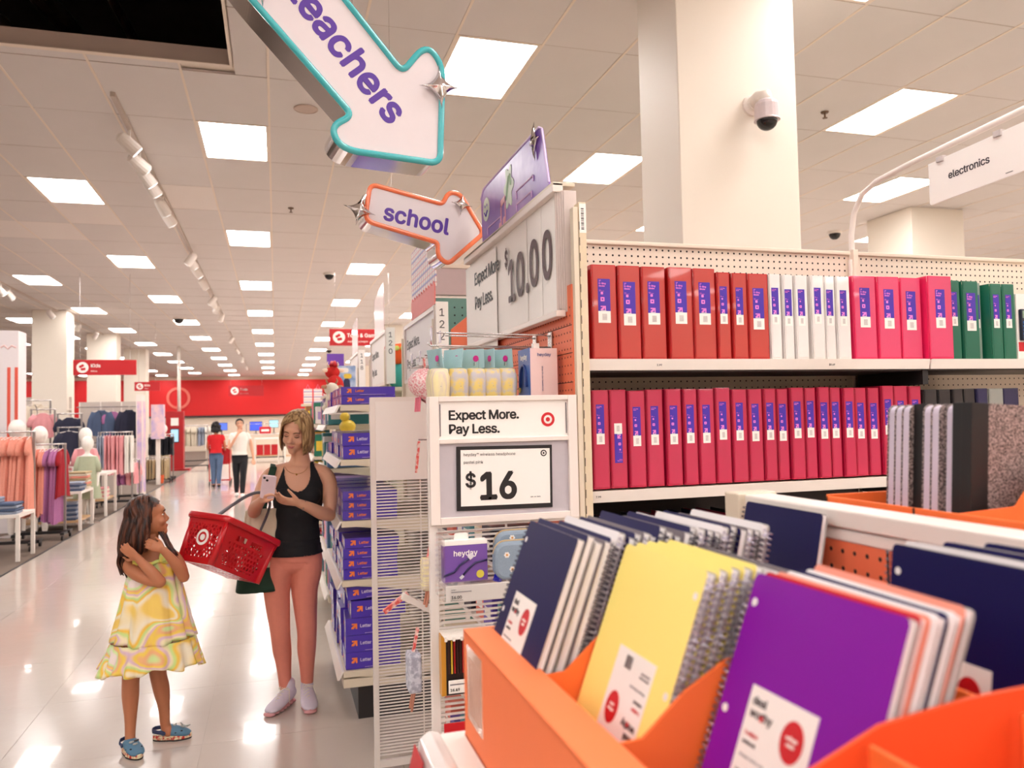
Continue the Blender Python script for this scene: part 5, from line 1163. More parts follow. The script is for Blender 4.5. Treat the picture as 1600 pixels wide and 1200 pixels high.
for c_, ps in ((c1, ((-.012, -.05, .068), (.014, -.045, .068), (.0, -.065, .06))), (c2_, ((-.0, -.04, .07),))):
    for k, p in enumerate(ps): MB().add(*ballv(T(*p), (.011, .008, .005), 10, 6)).add(*ballv(T(p[0] + .006, p[1] - .006, p[2] + .003), (.005, .005, .004), 8, 5)).build('shoe_charm', P(('charm_grey', 'charm_dark')[k % 2], ((176, 180, 176), (60, 56, 60))[k % 2], .4), c_, smooth=True)
MB().add(*ballv(T(.0, -.085, .06), (.007, .016, .008), 10, 6)).tube([(0, -.085, .062), (.004, -.07, .078)], .004, 6).tube([(0, -.1, .06), (0, -.118, .066)], [.006, .002], 6).build('animal_charm', P('charm_grey', (176, 180, 176), .4), c2_, smooth=True)
# ---- two people far down the aisle
def walker(label, loc, yaw, top, topc, trous, trc, hairc, arms, legs, h=1.68, sleeve=.16, hr=1.0, facing_parts=True, skin=SKIN, curly=False):
    s = h / 1.70; t = thing('person', label, 'person', T(*loc) @ RZ(yaw) @ Matrix.Scale(s, 4)); mb = MB()
    trunk(mb, [(0, 0, .80, .15, .11), (0, 0, .88, .16, .12), (0, 0, 1.0, .135, .10), (0, 0, 1.15, .145, .105), (0, 0, 1.3, .165, .11), (0, 0, 1.39, .13, .08), (0, 0, 1.43, .055, .055), (0, 0, 1.5, .05, .05)], 3, 16)
    for L_ in legs: limb(mb, L_, 3, 10)
    for A in arms:
        limb(mb, A, 3, 10); p, q = Vector(A[-1][:3]), Vector(A[-2][:3]); hand(mb, p, (p - q), (0, -1, .2), (20, 20, 20), .95)
    H = T(0, -.012, 1.59); head(mb, H, 1); me = vox(mb, .0085, 3); me.materials.append(skin); link('body', me, t)
    shell(me, lambda x, y, z: (z > .86) & (z < 1.44 - .0 * x) & ((np.abs(x) < .2) | (z > 1.42 - sleeve)) & ~((np.hypot(x, y) < .085) & (z > 1.41)) & ~((y < -.14) & (z > 1.05)), .012, top, topc, t)
    shell(me, lambda x, y, z: (z > .10) & (z < .92) & (np.abs(x) < .19), .012, trous, trc, t)
    if facing_parts: face_parts(t, H, 1, brow=(50, 36, 30))
    hair(t, H, hairc, 1.0, drop=.02 if not curly else .13, gap=(-75, -75) if not curly else (-40, -40), n=70, thick=.012, flare=.0 if not curly else .05)
    if curly:
        cm = MB(); rr = random.Random(2)
        for k in range(60):
            a, b = rr.uniform(0, 6.28), rr.uniform(-1.1, 1.4); cm.add(*ballv(H @ T(.10 * math.cos(a) * math.cos(b), .03 + .10 * math.sin(a) * math.cos(b), .02 + .13 * math.sin(b)), [rr.uniform(.03, .045)] * 3, 8, 6))
        cm.build('curls', hairc, t, smooth=True)
    for k, L_ in enumerate(legs):
        x, y, z = L_[-1][:3]; m = MB(); m.add(*ballv(T(x, y - .06, .045), (.048, .13, .045), 12, 8)); m.build('shoe', P('white_trainer', (236, 232, 228), .5) if not curly else DARK, t, smooth=True)
    return t
HBK = P('near_black_hair', (26, 20, 20), .6, amt=.3)
walker('young man in a white T-shirt and black trousers walking up the aisle', (-.74, 17.9, 0), 6, 'tshirt', P('white_tee', (240, 234, 226), .85), 'trousers', P('black_trousers', (28, 28, 34), .85), HBK,
       [[(-.15, 0, 1.35, .048), (-.20, -.02, 1.2, .042), (-.22, -.10, 1.08, .036), (-.12, -.22, 1.26, .03), (-.04, -.2, 1.40, .025)], [(.15, 0, 1.35, .048), (.22, .03, 1.2, .042), (.25, .03, 1.05, .036), (.27, .0, .92, .03), (.28, -.03, .82, .025)]],
       [[(-.07, 0, .85, .085), (-.075, .04, .65, .07), (-.07, .06, .47, .055), (-.06, .16, .3, .05), (-.06, .24, .12, .034)], [(.08, 0, .85, .085), (.07, -.06, .65, .07), (.06, -.08, .47, .055), (.05, -.05, .28, .05), (.045, -.04, .09, .034)]], h=1.66)
walker('person with dark curly hair, red top and jeans pushing a red cart away', (-1.42, 21.0, 0), 176, 'red_top', P('red_tee', (206, 26, 34), .85), 'jeans', P('blue_jeans', (84, 106, 138), .85, amt=.15), HBK,
       [[(-.16, 0, 1.35, .048), (-.2, 0, 1.2, .042), (-.22, -.03, 1.08, .036), (-.2, -.16, 1.0, .03), (-.17, -.28, .99, .025)], [(.16, 0, 1.35, .048), (.2, 0, 1.2, .042), (.22, -.03, 1.08, .036), (.2, -.16, 1.0, .03), (.17, -.28, .99, .025)]],
       [[(-.08, 0, .85, .095), (-.08, 0, .65, .08), (-.075, .0, .47, .062), (-.07, .05, .28, .055), (-.07, .08, .09, .04)], [(.08, 0, .85, .095), (.08, 0, .65, .08), (.075, -.01, .47, .062), (.07, -.0, .28, .055), (.07, .02, .09, .04)]], h=1.56, facing_parts=False, skin=TAN, curly=True)
# ------------------------------------------------------------ further endcaps along the aisle
LETP = P('ream_purple', (78, 52, 178), .3, amt=.04, coat=.3); ORI = P('orange_ink', (250, 130, 60), .5, amt=0)
def endcap(y0, y1, shelves, label, xf=.31, top=1.75, name='endcap_shelving', tabz=None, tab=None, card=None):
    t = thing(name, label, 'shelving', (xf, y0, 0), 'endcap shelves beyond the near one'); w_ = .87 - xf; L = y1 - y0
    MB().box(w_ - .01, w_ + .01, 0, L, .08, top + .4).build('back_panel', PEGW, t)
    for y in (.0, L - .03): MB().box(w_ - .03, w_, y, y + .03, 0, top + .4).build('upright', CREAM, t)
    MB().box(.02, w_, .0, L, .18, .225).build('base_deck', CREAM, t, bevel=.004)
    MB().box(.10, w_ - .02, .04, L - .04, 0, .18).build('kick_base', DARK, t)
    for z in shelves:
        s = MB().box(.02, w_, 0, L, z - .035, z - .003).build('shelf', CREAM, t, bevel=.002)
        MB().prism([(0, -.045), (-.012, -.045), (.012, -.002), (.024, -.002)], 0, L).build('price_rail', WHITE, s, T(0, 0, z) @ Matrix(((1, 0, 0, 0), (0, 0, 1, 0), (0, 1, 0, 0), (0, 0, 0, 1))), bevel=.001)
        MB().prism([(.1, -.035), (w_, -.035), (w_, -.09)], 0, .004).build('bracket', CREAM, s, T(0, .0, z) @ Matrix(((1, 0, 0, 0), (0, 0, 1, 0), (0, 1, 0, 0), (0, 0, 0, 1))))
    return t
SH2 = [1.682, 1.388, 1.06, .745, .27]
endcap(4.35, 5.50, SH2, 'cream endcap shelving stacked with purple letter paper reams behind the woman')
SHN = ['top shelf', 'second shelf', 'third shelf', 'fourth shelf', 'bottom deck']; YN = ['nearest', 'second', 'third', 'farthest']
reams = {}
def ream(x, y, z, h, label, tilt=0, open_=False):
    k = round(h, 3)
    t = thing('paper_ream', label, 'paper ream', T(x, y, z) @ RZ(rnd.uniform(-2.5, 2.5)) @ RY(tilt), 'purple paper reams on the second endcap')
    if k not in reams:
        f = MB(); f.prism([(0, 0), (.016, 0), (.016, .008), (.008, .011), (0, .011)], 0, .0008)
        reams[k] = (MB().box(0, .29, 0, .22, 0, h - .002).mesh('wrapper', LETP), MB().prism([(.02, h * .15), (.042, h * .15), (.052, h * .5), (.042, h * .8), (.02, h * .8)], 0, .0008).mesh('white_end_label', PRINTW),
                    MB().prism([(0, 0), (.012, .0), (.02, .012), (.02, 0), (.028, 0), (.028, .026), (.002, .026), (.002, .019), (.014, .019), (0, .007)], 0, .001).mesh('arrow_logo', ORI), MB().box(.1, .24, h * .08, h * .08 + .0015, 0, .0008).mesh('pale_line', LIL))
    a, b, c, d = reams[k]
    link('wrapper', a, t); Fm = F((0, -.0006, 0), (1, 0, 0), (0, 0, 1)); Fs = F((-.0006, .22, 0), (0, -1, 0), (0, 0, 1))
    link('arrow_logo', c, t, Fm @ T(.03, h * .5 - .013 * min(1, h / .06), 0) @ Matrix.Scale(min(1.1, h / .055), 4)); link('pale_line', d, t, Fm)
    text('Letter', min(.034, h * .55), ORI if h < .06 else P('lavender_ink', (214, 200, 236), .5, amt=0), t, Fm @ T(.075, h * .52, .0004), .02, 'LEFT')
    link('white_end_label', b, t, Fs @ T(.15, 0, 0)); link('arrow_logo', c, t, Fs @ T(.03, h * .2, 0) @ Matrix.Scale(.8, 4))
for si, (z, n_, h) in enumerate(zip(SH2, (2, 2, 3, 4, 4), (.048, .07, .052, .055, .090))):
    for k in range(n_):
        for j in range(4):
            ream(.335 + .0 * si + rnd.uniform(0, .012) + (.03 if (si == 4 and k == 3) else 0), 4.37 + j * .27, z + k * h, h, f'purple letter paper ream, {YN[j]} column, {ORD[k]} layer up, {SHN[si]}')
ream(.36, 4.38, .27 + 4 * .09 + .002, .07, 'purple letter paper ream lying askew on top of the lowest stack', tilt=-4)
for z in (1.06,):
    t = thing('clear_bin', 'clear plastic bin front around the reams on the third shelf', 'bin', (.325, 4.352, z)); MB().box(0, .3, 0, .003, 0, .17).box(0, .003, 0, 1.1, 0, .17).build('wall', GLASS, t)
def header(y0, y1, z0, z1, num, label, cardz=None, cardm=None):
    t = thing('aisle_header_sign', label, 'sign', (.87, y0, 0))
    MB().box(-.02, .05, -.03, -.02, z0 - .02, z1 + .04).build('number_tab', PRINTW, t, bevel=.001)
    for i, ch in enumerate(num): text(ch, .088, P('dark_grey_letters', (62, 56, 60), .5, amt=0), t, F((.013, -.031, z1 - .02 - i * .066), (1, 0, 0), (0, 0, 1)), .004)
    MB().box(-.012, .0, 0, y1 - y0, z0, z1).build('sign_face', PRINTW, t)
    fr = MB()
    L = y1 - y0
    for a in ((0, L, z0 - .025, z0), (0, L, z1, z1 + .025), (0, .02, z0, z1), (L - .02, L, z0, z1)): fr.box(-.025, .002, *a)
    fr.build('frame', FR, t)
    M = F((-.0125, L, 0), (0, -1, 0), (0, 0, 1))
    text('Expect More.', .13, BLACK, t, M @ T(.06, z0 + (z1 - z0) * .68, 0), .012, 'LEFT', sx=.95)
    text('Pay Less.', .13, BLACK, t, M @ T(.06, z0 + (z1 - z0) * .3, 0), .012, 'LEFT', sx=.95)
    d = MB(); disc(d, .96, z0 + (z1 - z0) * .6, .06, 0, .001, 0, 24, hole=.04); disc(d, .96, z0 + (z1 - z0) * .6, .02, 0, .001, 0, 16); d.build('bullseye_logo', REDINK, t, M)
header(4.33, 5.42, 1.86, 2.20, '122', 'white header sign with the number tab 122 above the paper reams')
header(6.38, 7.45, 1.90, 2.29, '120', 'white header sign with the number tab 120, second along the aisle')
header(8.60, 9.60, 1.95, 2.30, '118', 'farthest header sign with a number tab, third along the aisle')
def plaid():
    m = bpy.data.materials.new('plaid_print'); m.use_nodes = True; nt = m.node_tree; N = nt.nodes; L = nt.links; b = N['Principled BSDF']; tc = N.new('ShaderNodeTexCoord'); prev = None
    base = lin((250, 238, 234))
    for (ax, sc, c) in (('Y', 9, (226, 60, 60)), ('Z', 9, (232, 110, 110)), ('Y', 4.5, (90, 100, 190)), ('Z', 4.5, (110, 130, 200))):
        w = N.new('ShaderNodeTexWave'); w.bands_direction = ax; w.inputs['Scale'].default_value = sc; w.inputs['Phase Offset'].default_value = 1.0 if sc < 5 else 0
        L.new(tc.outputs['Object'], w.inputs['Vector']); r = N.new('ShaderNodeMapRange'); r.inputs['From Min'].default_value = .9; r.inputs['From Max'].default_value = .95; r.inputs['To Max'].default_value = .7; L.new(w.outputs['Fac'], r.inputs[0])
        x = N.new('ShaderNodeMix'); x.data_type = 'RGBA'; L.new(r.outputs[0], x.inputs['Factor']); x.inputs['B'].default_value = lin(c)
        if prev: L.new(prev, x.inputs['A'])
        else: x.inputs['A'].default_value = base
        prev = x.outputs['Result']
    L.new(prev, b.inputs['Base Color']); return m
PLAID = plaid(); COR = P('coral_zigzag', (240, 110, 104), .5)
t = thing('plaid_header_card', 'pink and white plaid header card standing above the 122 sign', 'sign', (.87, 4.38, 2.24))
MB().box(-.004, .004, 0, .80, .10, .44).build('plaid_print', PLAID, t)
MB().prism([(0, 0), (.8, 0)] + [(.8 - .04 * k, .11 + .025 * (k % 2)) for k in range(21)], 0, .005).build('zigzag_border', COR, t, F((-.0045, .8, 0), (0, -1, 0), (0, 0, 1)))
for (y, za, zb, ln, w, lb) in ((6.62, 2.31, 2.74, .64, .0, 'pale pink glossy header card above the 120 sign'), (8.85, 2.33, 2.72, .6, 0, 'small silvery header card above the farthest number sign')):
    t = thing('header_card', lb, 'sign', (.87, y, za)); MB().prism([(0, 0), (ln, 0), (ln, .36), (.02, zb - za), (0, zb - za - .03)], 0, .005).build('card', P('pearl_pink', (240, 214, 218), .2, amt=.1, scale=4, coat=.6), t, F((-.003, 0, 0), (0, 1, 0), (0, 0, 1)))
# gondola rows running off to the right
TEALP = P('teal_pegboard', (112, 160, 150), .6, amt=.04)
for y, a, b, c, lb in ((4.95, TEALP, 2.36, 2.5, 'teal pegboard gondola row behind the binder shelves'), (6.95, PEGW, 2.2, 2.2, 'cream pegboard gondola row, second behind the binders'), (9.0, PEGW, 2.2, 2.2, 'cream pegboard gondola row, third behind the binders'), (11.2, PEGW, 2.2, 2.2, 'cream pegboard gondola row, fourth behind the binders')):
    t = thing('gondola_row', lb, 'shelving', (.9, y, 0)); MB().box(0, 5, 0, .04, 0, b).build('pegboard', a, t); MB().box(0, 5, -.35, 0, .0, .2).build('base_deck', CREAM, t)
    if c > b: MB().box(.02, 5, -.01, .05, b + .02, c + .06).build('header_panel', P('mauve_panel', (206, 186, 186), .5, amt=.03), t); MB().box(.0, 5, -.02, .06, c + .05, c + .075).build('top_rail', PEGW, t); hb = MB(); holes(hb, .1, 1.2, 2.15, 2.34, .05, .006); hb.build('peg_hole', HOLE, t, F((0, -.001, 0), (1, 0, 0), (0, 0, 1)), kind='stuff')
OG = thing('orange_display_card', 'orange folded card display on the pegboard behind the checked pouches', 'display', (1.02, 4.7, 1.95)); MB().prism([(0, 0), (.32, -.12), (.34, .1), (.1, .26), (.0, .18)], -.01, .01).build('folded_card', ORPEG, OG, RX(90))
# toys and goods on the third and later endcaps
SH3 = [1.80, 1.56, 1.22, .90, .55, .25]
endcap(6.40, 7.50, SH3[1:], 'cream toy shelving endcap under the 120 sign', xf=.36)
endcap(8.60, 9.70, SH3[1:], 'cream toy shelving endcap beyond the 120 sign', xf=.36)
endcap(10.9, 12.0, SH3[1:], 'far cream endcap with stacked pink goods', xf=.36)
endcap(13.2, 14.3, SH3[1:], 'farthest cream endcap seen past the woman\'s hair', xf=.36)
TC = [('teal', (60, 130, 136)), ('cardboard brown', (176, 122, 82)), ('pink', (236, 120, 150)), ('slate blue', (84, 112, 150)), ('red', (214, 44, 50)), ('white', (240, 232, 228)), ('lilac', (186, 160, 206)), ('yellow', (240, 206, 70)), ('green', (40, 122, 96))]
EC = ['third endcap', 'fourth endcap', 'fifth endcap', 'sixth endcap']
for ei, y0 in enumerate((6.42, 8.62, 10.92, 13.22)):
    for si, z in enumerate(SH3[1:]):
        y = y0 + .02; k = 0
        while y < y0 + 1.02 and k < 9:
            nm, c = TC[(ei * 5 + si * 3 + k * 2 + (k * k) % 3) % len(TC)]; w_ = rnd.uniform(.09, .17); h = rnd.uniform(.14, .26) if si < 4 else rnd.uniform(.12, .2)
            t = thing('toy_box', f'{nm} toy box, {ORD[k]} along the {ORD[si]} shelf down of the {EC[ei]}', 'toy', (.385 + rnd.uniform(0, .03), y, z + .002), 'toy boxes on the far endcaps')
            MB().box(0, rnd.uniform(.2, .34), 0, w_, 0, h).build('carton', P('toy_' + nm.replace(' ', '_'), c, .4, amt=.1, scale=25), t, bevel=.004)
            nm2, c2 = TC[(ei + si + k * 4 + 5) % len(TC)]
            MB().box(-.001, 0, w_ * .15, w_ * .85, h * .2, h * .75).build('picture_label', P('toy_' + nm2.replace(' ', '_'), c2, .4, amt=.1, scale=25), t); MB().box(.02, .17, -.001, 0, h * .25, h * .7).build('side_label', P('toy_' + nm2.replace(' ', '_'), c2, .4), t)
            y += w_ + .015; k += 1
def plush(x, y, z, s, c, c2, label, comb=False):
    t = thing('plush_toy', label, 'plush toy', T(x, y, z) @ RZ(200) @ Matrix.Scale(s, 4)); A = P('plush_%d_%d' % c[:2], c, .95, amt=.1, scale=40); B = P('plush_%d_%d' % c2[:2], c2, .95)
    MB().ball((0, 0, .10), (.09, .075, .10)).build('torso', A, t, smooth=True); MB().ball((0, -.06, .23), (.075, .07, .065)).build('head', A, t, smooth=True); MB().ball((0, -.12, .21), (.042, .035, .032)).build('snout', B, t, smooth=True)
    for q in (-1, 1):
        MB().ball((q * .085, -.04, .25), (.035, .012, .02)).build('ear', B, t, smooth=True); MB().ball((q * .03, -.115, .25), .008).build('eye', BLACK, t, smooth=True); MB().ball((q * .07, -.06, .04), (.03, .05, .03)).build('foot', A, t, smooth=True)
        MB().tube([(q * .04, -.05, .28), (q * .06, -.05, .315), (q * .05, -.05, .34)], [.012, .009, .003], 8).build('horn', B, t, smooth=True)
    if comb: MB().tube([(0, -.1, .3), (0, -.07, .33), (0, -.04, .31), (0, -.01, .33), (0, .02, .29)], .02, 8).build('comb', REDINK, t, smooth=True)
plush(.42, 6.1, 1.66, .75, (238, 226, 208), (196, 140, 112), 'cream plush cow with pinkish ears beside the top letter reams')
MB().box(-.02, .3, -.25, .25, -.02, .0).build('wire_basket', WHITE, thing('small_shelf', 'little white shelf carrying the cream plush cow', 'shelf', (.42, 6.15, 1.66)))
plush(.46, 6.55, 1.80, .8, (220, 44, 40), (250, 224, 200), 'red and white plush rooster above the letter reams', True)
MB().box(-.08, .35, -.12, .7, -.02, .0).build('board', CREAM, thing('top_shelf_board', 'cream top shelf board carrying the plush rooster', 'shelf', (.46, 6.5, 1.80)))
t = thing('yellow_bath_toy', 'small yellow toy figure on the shelf under the top reams', 'toy', (.50, 5.9, 1.50))
MB().ball((0, 0, .05), (.06, .05, .05)).ball((-.02, 0, .12), .035).build('figure', P('toy_yellow', (240, 206, 70), .4), t, smooth=True)
t['label'] = 'small yellow toy figure on the shelf under the top reams'
st_ = thing('toy_ledge', 'narrow cream ledge holding the small yellow toy', 'shelf', (.44, 5.85, 0)); MB().box(0, .43, -.1, .25, 1.475, 1.495).build('board', CREAM, st_); MB().box(.38, .42, .1, .14, 0, 1.475).build('post', CREAM, st_)
# big soft toys and poster behind the 120 sign
t = thing('plush_octopus', 'large orange and teal plush toy stacked between the 120 and 122 signs', 'plush toy', (1.0, 6.75, 1.86))
MB().ball((.02, 0, .28), (.11, .09, .10)).ball((.1, -.02, .33), (.05, .05, .04)).build('head', P('plush_orange', (240, 96, 40), .9), t, smooth=True)
MB().ball((.06, 0, .10), (.16, .1, .13)).build('torso', P('plush_teal', (60, 158, 152), .9), t, smooth=True)
for k in range(3): MB().ball((-.02 + .05 * k, -.09, .33), .022).build('spot', P('plush_lime', (206, 214, 110), .8), t, smooth=True)
MB().box(-.2, .5, -.2, .2, -.03, 0).build('board', CREAM, thing('plush_shelf', 'high cream shelf carrying the orange and teal plush toy', 'shelf', (1.0, 6.75, 1.86)))
MB().box(0, .1, 0, .05, 0, 2.35).build('panel', REDW, thing('red_post_panel', 'narrow red panel standing behind the orange plush toy', 'panel', (1.13, 7.12, 0)))
t = thing('toy_poster', 'blue and green toy poster behind the 120 sign', 'poster', front(.66, 8.3, 1.98)); MB().box(-.02, .02, -1.98, -.1, -.03, -.002).build('stand_post', STEEL, t); MB().box(-.13, .13, -.17, .17, 0, .01).build('sheet', P('sky_print', (130, 160, 206), .4, amt=1, scale=9, c2=(190, 206, 232)), t)
MB().box(-.13, .13, -.17, -.12, .01, .011).build('grass_strip', P('lime_print', (130, 190, 60), .5), t); MB().prism([(.0, -.1), (.08, -.1), (.07, .02), (.04, .06), (.01, .02)], .01, .012).build('printed_figure', P('navy_print', (40, 50, 90), .5), t); MB().prism(rrect(.01, .09, .04, .09, .02, 3), .012, .013).build('printed_helmet', P('toy_yellow', (240, 206, 70), .4), t)
MB().prism(rrect(-.11, .06, .10, .15, .02, 3), .01, .012).build('title_band', PRINTW, t)
t = thing('purple_bin_sign', 'purple octagonal sign box left of the toy poster', 'sign', front(.63, 8.9, 2.24)); MB().prism([(-.09, -.05), (-.06, -.08), (.06, -.08), (.09, -.05), (.09, .08), (-.09, .08)], 0, .05).build('panel', P('bin_purple', (120, 70, 180), .5), t)
# plaid gift bags on the far endcap
for k in range(4):
    t = thing('gift_bag', f'pale plaid paper gift bag, {ORD[k]} from the left above the woman\'s head', 'bag', (.36 + .13 * k, 10.95, 1.82)); MB().box(0, .11, 0, .1, 0, .2).build('paper_body', PLAID, t, bevel=.004); MB().tube([(.03, .05, .2), (.055, .05, .26), (.08, .05, .2)], .004, 6).build('handle', P('toy_pink', (236, 120, 150), .4), t)
MB().box(-.03, .6, -.05, .3, -.03, 0).build('board', CREAM, thing('gift_shelf', 'top shelf board under the plaid gift bags', 'shelf', (.36, 10.95, 1.82)))
# ------------------------------------------------------------ hanging department signs
def dept(x0, x1, z0, z1, y, word, sub, label, icon=True, hang=True):
    t = thing('department_sign', label, 'sign', front(x0, y, z0)); W_, H_ = x1 - x0, z1 - z0
    MB().box(0, W_, 0, H_, -.03, 0).build('panel', P('sign_red', (190, 20, 30), .4, amt=.03), t, bevel=.004)
    d = MB(); disc(d, H_ * .55, H_ * .5, H_ * .36, 0, .002, 0, 24); d.build('round_icon', PRINTW, t)
    i_ = MB()
    for (a, b) in ((-.12, .05), (.0, .12), (.1, -.1), (-.02, -.12)): disc(i_, H_ * (.55 + a), H_ * (.5 + b), H_ * .09, .002, .003, 0, 10)
    i_.build('icon_print', REDINK, t)
    text(word, H_ * .46, PRINTW, t, T(H_ * 1.02, H_ * .62, .001), .02, 'LEFT'); text(sub, H_ * .22, PRINTW, t, T(H_ * 1.04, H_ * .26, .001), .008, 'LEFT')
    if hang:
        for x in (.1, W_ - .1): MB().tube([(x, H_, -.015), (x, HZ - z0, -.015)], .003, 6).build('hanging_wire', STEEL, t)
dept(-3.28, -2.30, 2.45, 2.71, 15, 'Kids', 'Niños', 'red hanging Kids sign over the clothing department, the nearer one')
dept(-3.42, -2.83, 2.44, 2.665, 22, 'Kids', 'Niños', 'smaller red hanging Kids sign farther down the aisle')
dept(.90, 2.03, 2.88, 3.17, 14, 'Toys & Games', 'Juguetes y juegos', 'red hanging Toys and Games sign partly hidden by the 120 tab')
dept(-2.35, -.6, 2.95, 3.5, 44, 'Tech', 'Electrónica', 'dark red sign against the far red wall band', hang=True)
t = thing('wall_bullseye', 'pale ring emblem on the far red wall', 'emblem', front(-5.2, 47.88, 3.0)); d = MB(); disc(d, 0, 0, .62, 0, .03, 0, 30, hole=.48); d.build('ring', P('rose_ring', (236, 120, 104), .5), t)
# ------------------------------------------------------------ clothing department
PEACH = P('peach_cloth', (232, 152, 132), .85, amt=.12, scale=60); PEACH2 = P('peach_print_cloth', (222, 134, 120), .85, amt=.2, scale=60)
CL = {'peach': PEACH, 'purple': P('mauve_cloth', (176, 112, 160), .85, amt=.1, scale=40), 'red': P('crimson_cloth', (160, 20, 36), .85), 'navy': P('navy_cloth', (36, 38, 60), .85), 'denim': P('denim_cloth', (76, 92, 122), .85, amt=.15, scale=90), 'cream': P('cream_cloth', (226, 214, 194), .9), 'pink': P('pink_cloth', (228, 156, 160), .85, amt=.08), 'white': P('white_cloth', (238, 232, 224), .9), 'black': P('black_cloth', (28, 28, 36), .9), 'khaki': P('khaki_cloth', (186, 164, 128), .9), 'maroon': P('maroon_cloth', (96, 26, 34), .9), 'sage': P('sage_cloth', (176, 184, 156), .9), 'greyblue': P('greyblue_cloth', (150, 158, 176), .9)}
_gm = {}
HG_ = MB().tube([(0, 0, .05), (0, .012, .062), (0, 0, .075), (0, -.014, .06)], .0025, 6).tube([(0, -.17, -.035), (0, 0, .0), (0, .17, -.035)], .006, 6).tube([(0, 0, 0), (0, 0, .05)], .0025, 6).mesh('hanger', WHITE)
def gmesh(kind, L, c):
    k = (kind, L, c)
    if k in _gm: return _gm[k]
    m = MB(); rr = random.Random(len(_gm))
    if kind == 'pants':
        for q in (-1, 1): m.grid(lambda u, v: (.022 * math.cos(2 * math.pi * u) * (1 + .2 * math.sin(9 * v)), q * (.07 + .01 * v) + .065 * math.sin(2 * math.pi * u) * (1 - .1 * v), -.02 - L * v), 12, 8, wrap=True)
        m.grid(lambda u, v: (.024 * math.cos(2 * math.pi * u), .135 * math.sin(2 * math.pi * u), -.01 - .2 * v), 14, 3, wrap=True)
    else:
        wt, wb = {'dress': (.13, .24), 'top': (.17, .20), 'jacket': (.19, .22)}[kind]; ph = rr.random() * 6
        m.grid(lambda u, v: ((.02 + .022 * min(1, v * 3)) * math.cos(2 * math.pi * u) * (1 + .45 * v * math.sin(11 * 2 * math.pi * u + ph)), (.05 + (wt - .05) * min(1, v * 9) + (wb - wt) * v) * math.sin(2 * math.pi * u) * (1 + .05 * v * math.sin(9 * 2 * math.pi * u)), -.005 - .035 * min(1, v * 9) - L * v - .02 * v * math.sin(4 * math.pi * u + ph)), 44, 12, wrap=True)
        for q in (-1, 1):
            sl = .16 if kind == 'dress' else .2 if kind == 'top' else .5
            pts = [(0, q * (wt - .04), -.05), (0, q * (wt + .02), -.08 - sl * .3), (.0, q * (wt + .05), -.08 - sl * .7), (0, q * (wt + .045), -.08 - sl)]
            m.tube(pts, [(.05, .028), (.062, .034), (.058, .035), (.045, .03)], 10, up=(0, 1, 0))
    _gm[k] = m.mesh('cloth', CL[c], True); return _gm[k]
def garment(kind, c, L, M, label, group, cat=None):
    t = thing({'dress': 'hanging_dress', 'top': 'tshirt', 'jacket': 'hanging_jacket', 'pants': 'hanging_trousers'}[kind], label, cat or {'pants': 'trousers', 'top': 'shirt'}.get(kind, kind), M, group)
    link('cloth', gmesh(kind, L, c), t); link('hanger', HG_, t)
    if kind == 'jacket':
        MB().tube([(.045, -.04, -.02), (.06, 0, -.12), (.055, 0, -L)], .006, 6).build('placket', P('placket_dark', (30, 34, 50), .8), t); MB().tube([(.02, -.07, -.01), (.05, 0, -.06), (.02, .07, -.01)], .014, 6).build('collar', CL[c], t)
def rack(x0, x1, y, z, label, legs=True, w=.5):
    t = thing('garment_rack', label, 'clothes rack', (x0, y, 0)); MB().tube([(0, 0, z), (x1 - x0, 0, z)], .012, 8).build('rail', STEEL, t, smooth=True)
    for x in (.02, x1 - x0 - .02): MB().box(x - .015, x + .015, -.015, .015, .1, z).build('upright', P('rack_grey', (150, 142, 138), .4, .4), t)
    MB().box(-.05, x1 - x0 + .05, -.03, .03, .08, .12).build('base_bar', DARK, t)
    for x in (0, x1 - x0):
        MB().box(x - .025, x + .025, -w / 2, w / 2, .08, .115).build('foot_bar', DARK, t)
        for q in (-1, 1): MB().lathe([(.01, -.014), (.035, -.013), (.035, .013), (.01, .014)], 14, M=T(x, q * (w / 2 - .03), .036) @ RY(90)).build('caster', DARK, t)
def hangrow(x0, n, dx, y, z, spec, loc):
    cnt = {}; k = 0
    for kind, c, L, m in spec:
        for _ in range(m):
            cnt[c] = cnt.get(c, 0) + 1
            garment(kind, c, L + rnd.uniform(-.02, .02), T(x0 + k * dx, y, z) @ RZ(rnd.uniform(-14, 6)), f'{c} {kind if kind != "pants" else "trousers"}, {ORD[cnt[c] - 1]} {c} one from the left on the {loc}', f'clothes on the {loc}'); k += 1
rack(-3.62, -3.02, 11.8, 1.53, 'rolling rack with peach dresses at the left edge')
hangrow(-3.58, 10, .055, 11.8, 1.47, [('dress', 'maroon', .9, 2), ('dress', 'peach', .92, 8)], 'rack at the left edge')
rack(-3.46, -2.86, 12.7, 1.34, 'lower rolling rack with peach, mauve and crimson dresses beside the aisle')
hangrow(-3.43, 11, .052, 12.7, 1.28, [('dress', 'peach', .88, 7), ('dress', 'purple', .98, 3), ('dress', 'red', .66, 1)], 'lower rack beside the aisle')
def table(x0, x1, y0, y1, z, label, shelf=None, leg=.04):
    t = thing('display_table', label, 'table', (x0, y0, 0)); W_, L = x1 - x0, y1 - y0
    MB().box(0, W_, 0, L, z - .04, z).build('tabletop', WHITE, t, bevel=.003)
    for x in (0, W_ - leg):
        for y in (0, L - leg): MB().box(x, x + leg, y, y + leg, 0, z - .04).build('leg', WHITE, t)
    if shelf: MB().box(leg, W_ - leg, .01, L - .01, shelf - .03, shelf).build('lower_shelf', P('pale_wood', (206, 166, 122), .6, amt=.15, scale=4, stretch=(1, 9, 9)), t)
FOLD = ['denim', 'cream', 'peach', 'white', 'pink', 'greyblue', 'navy']
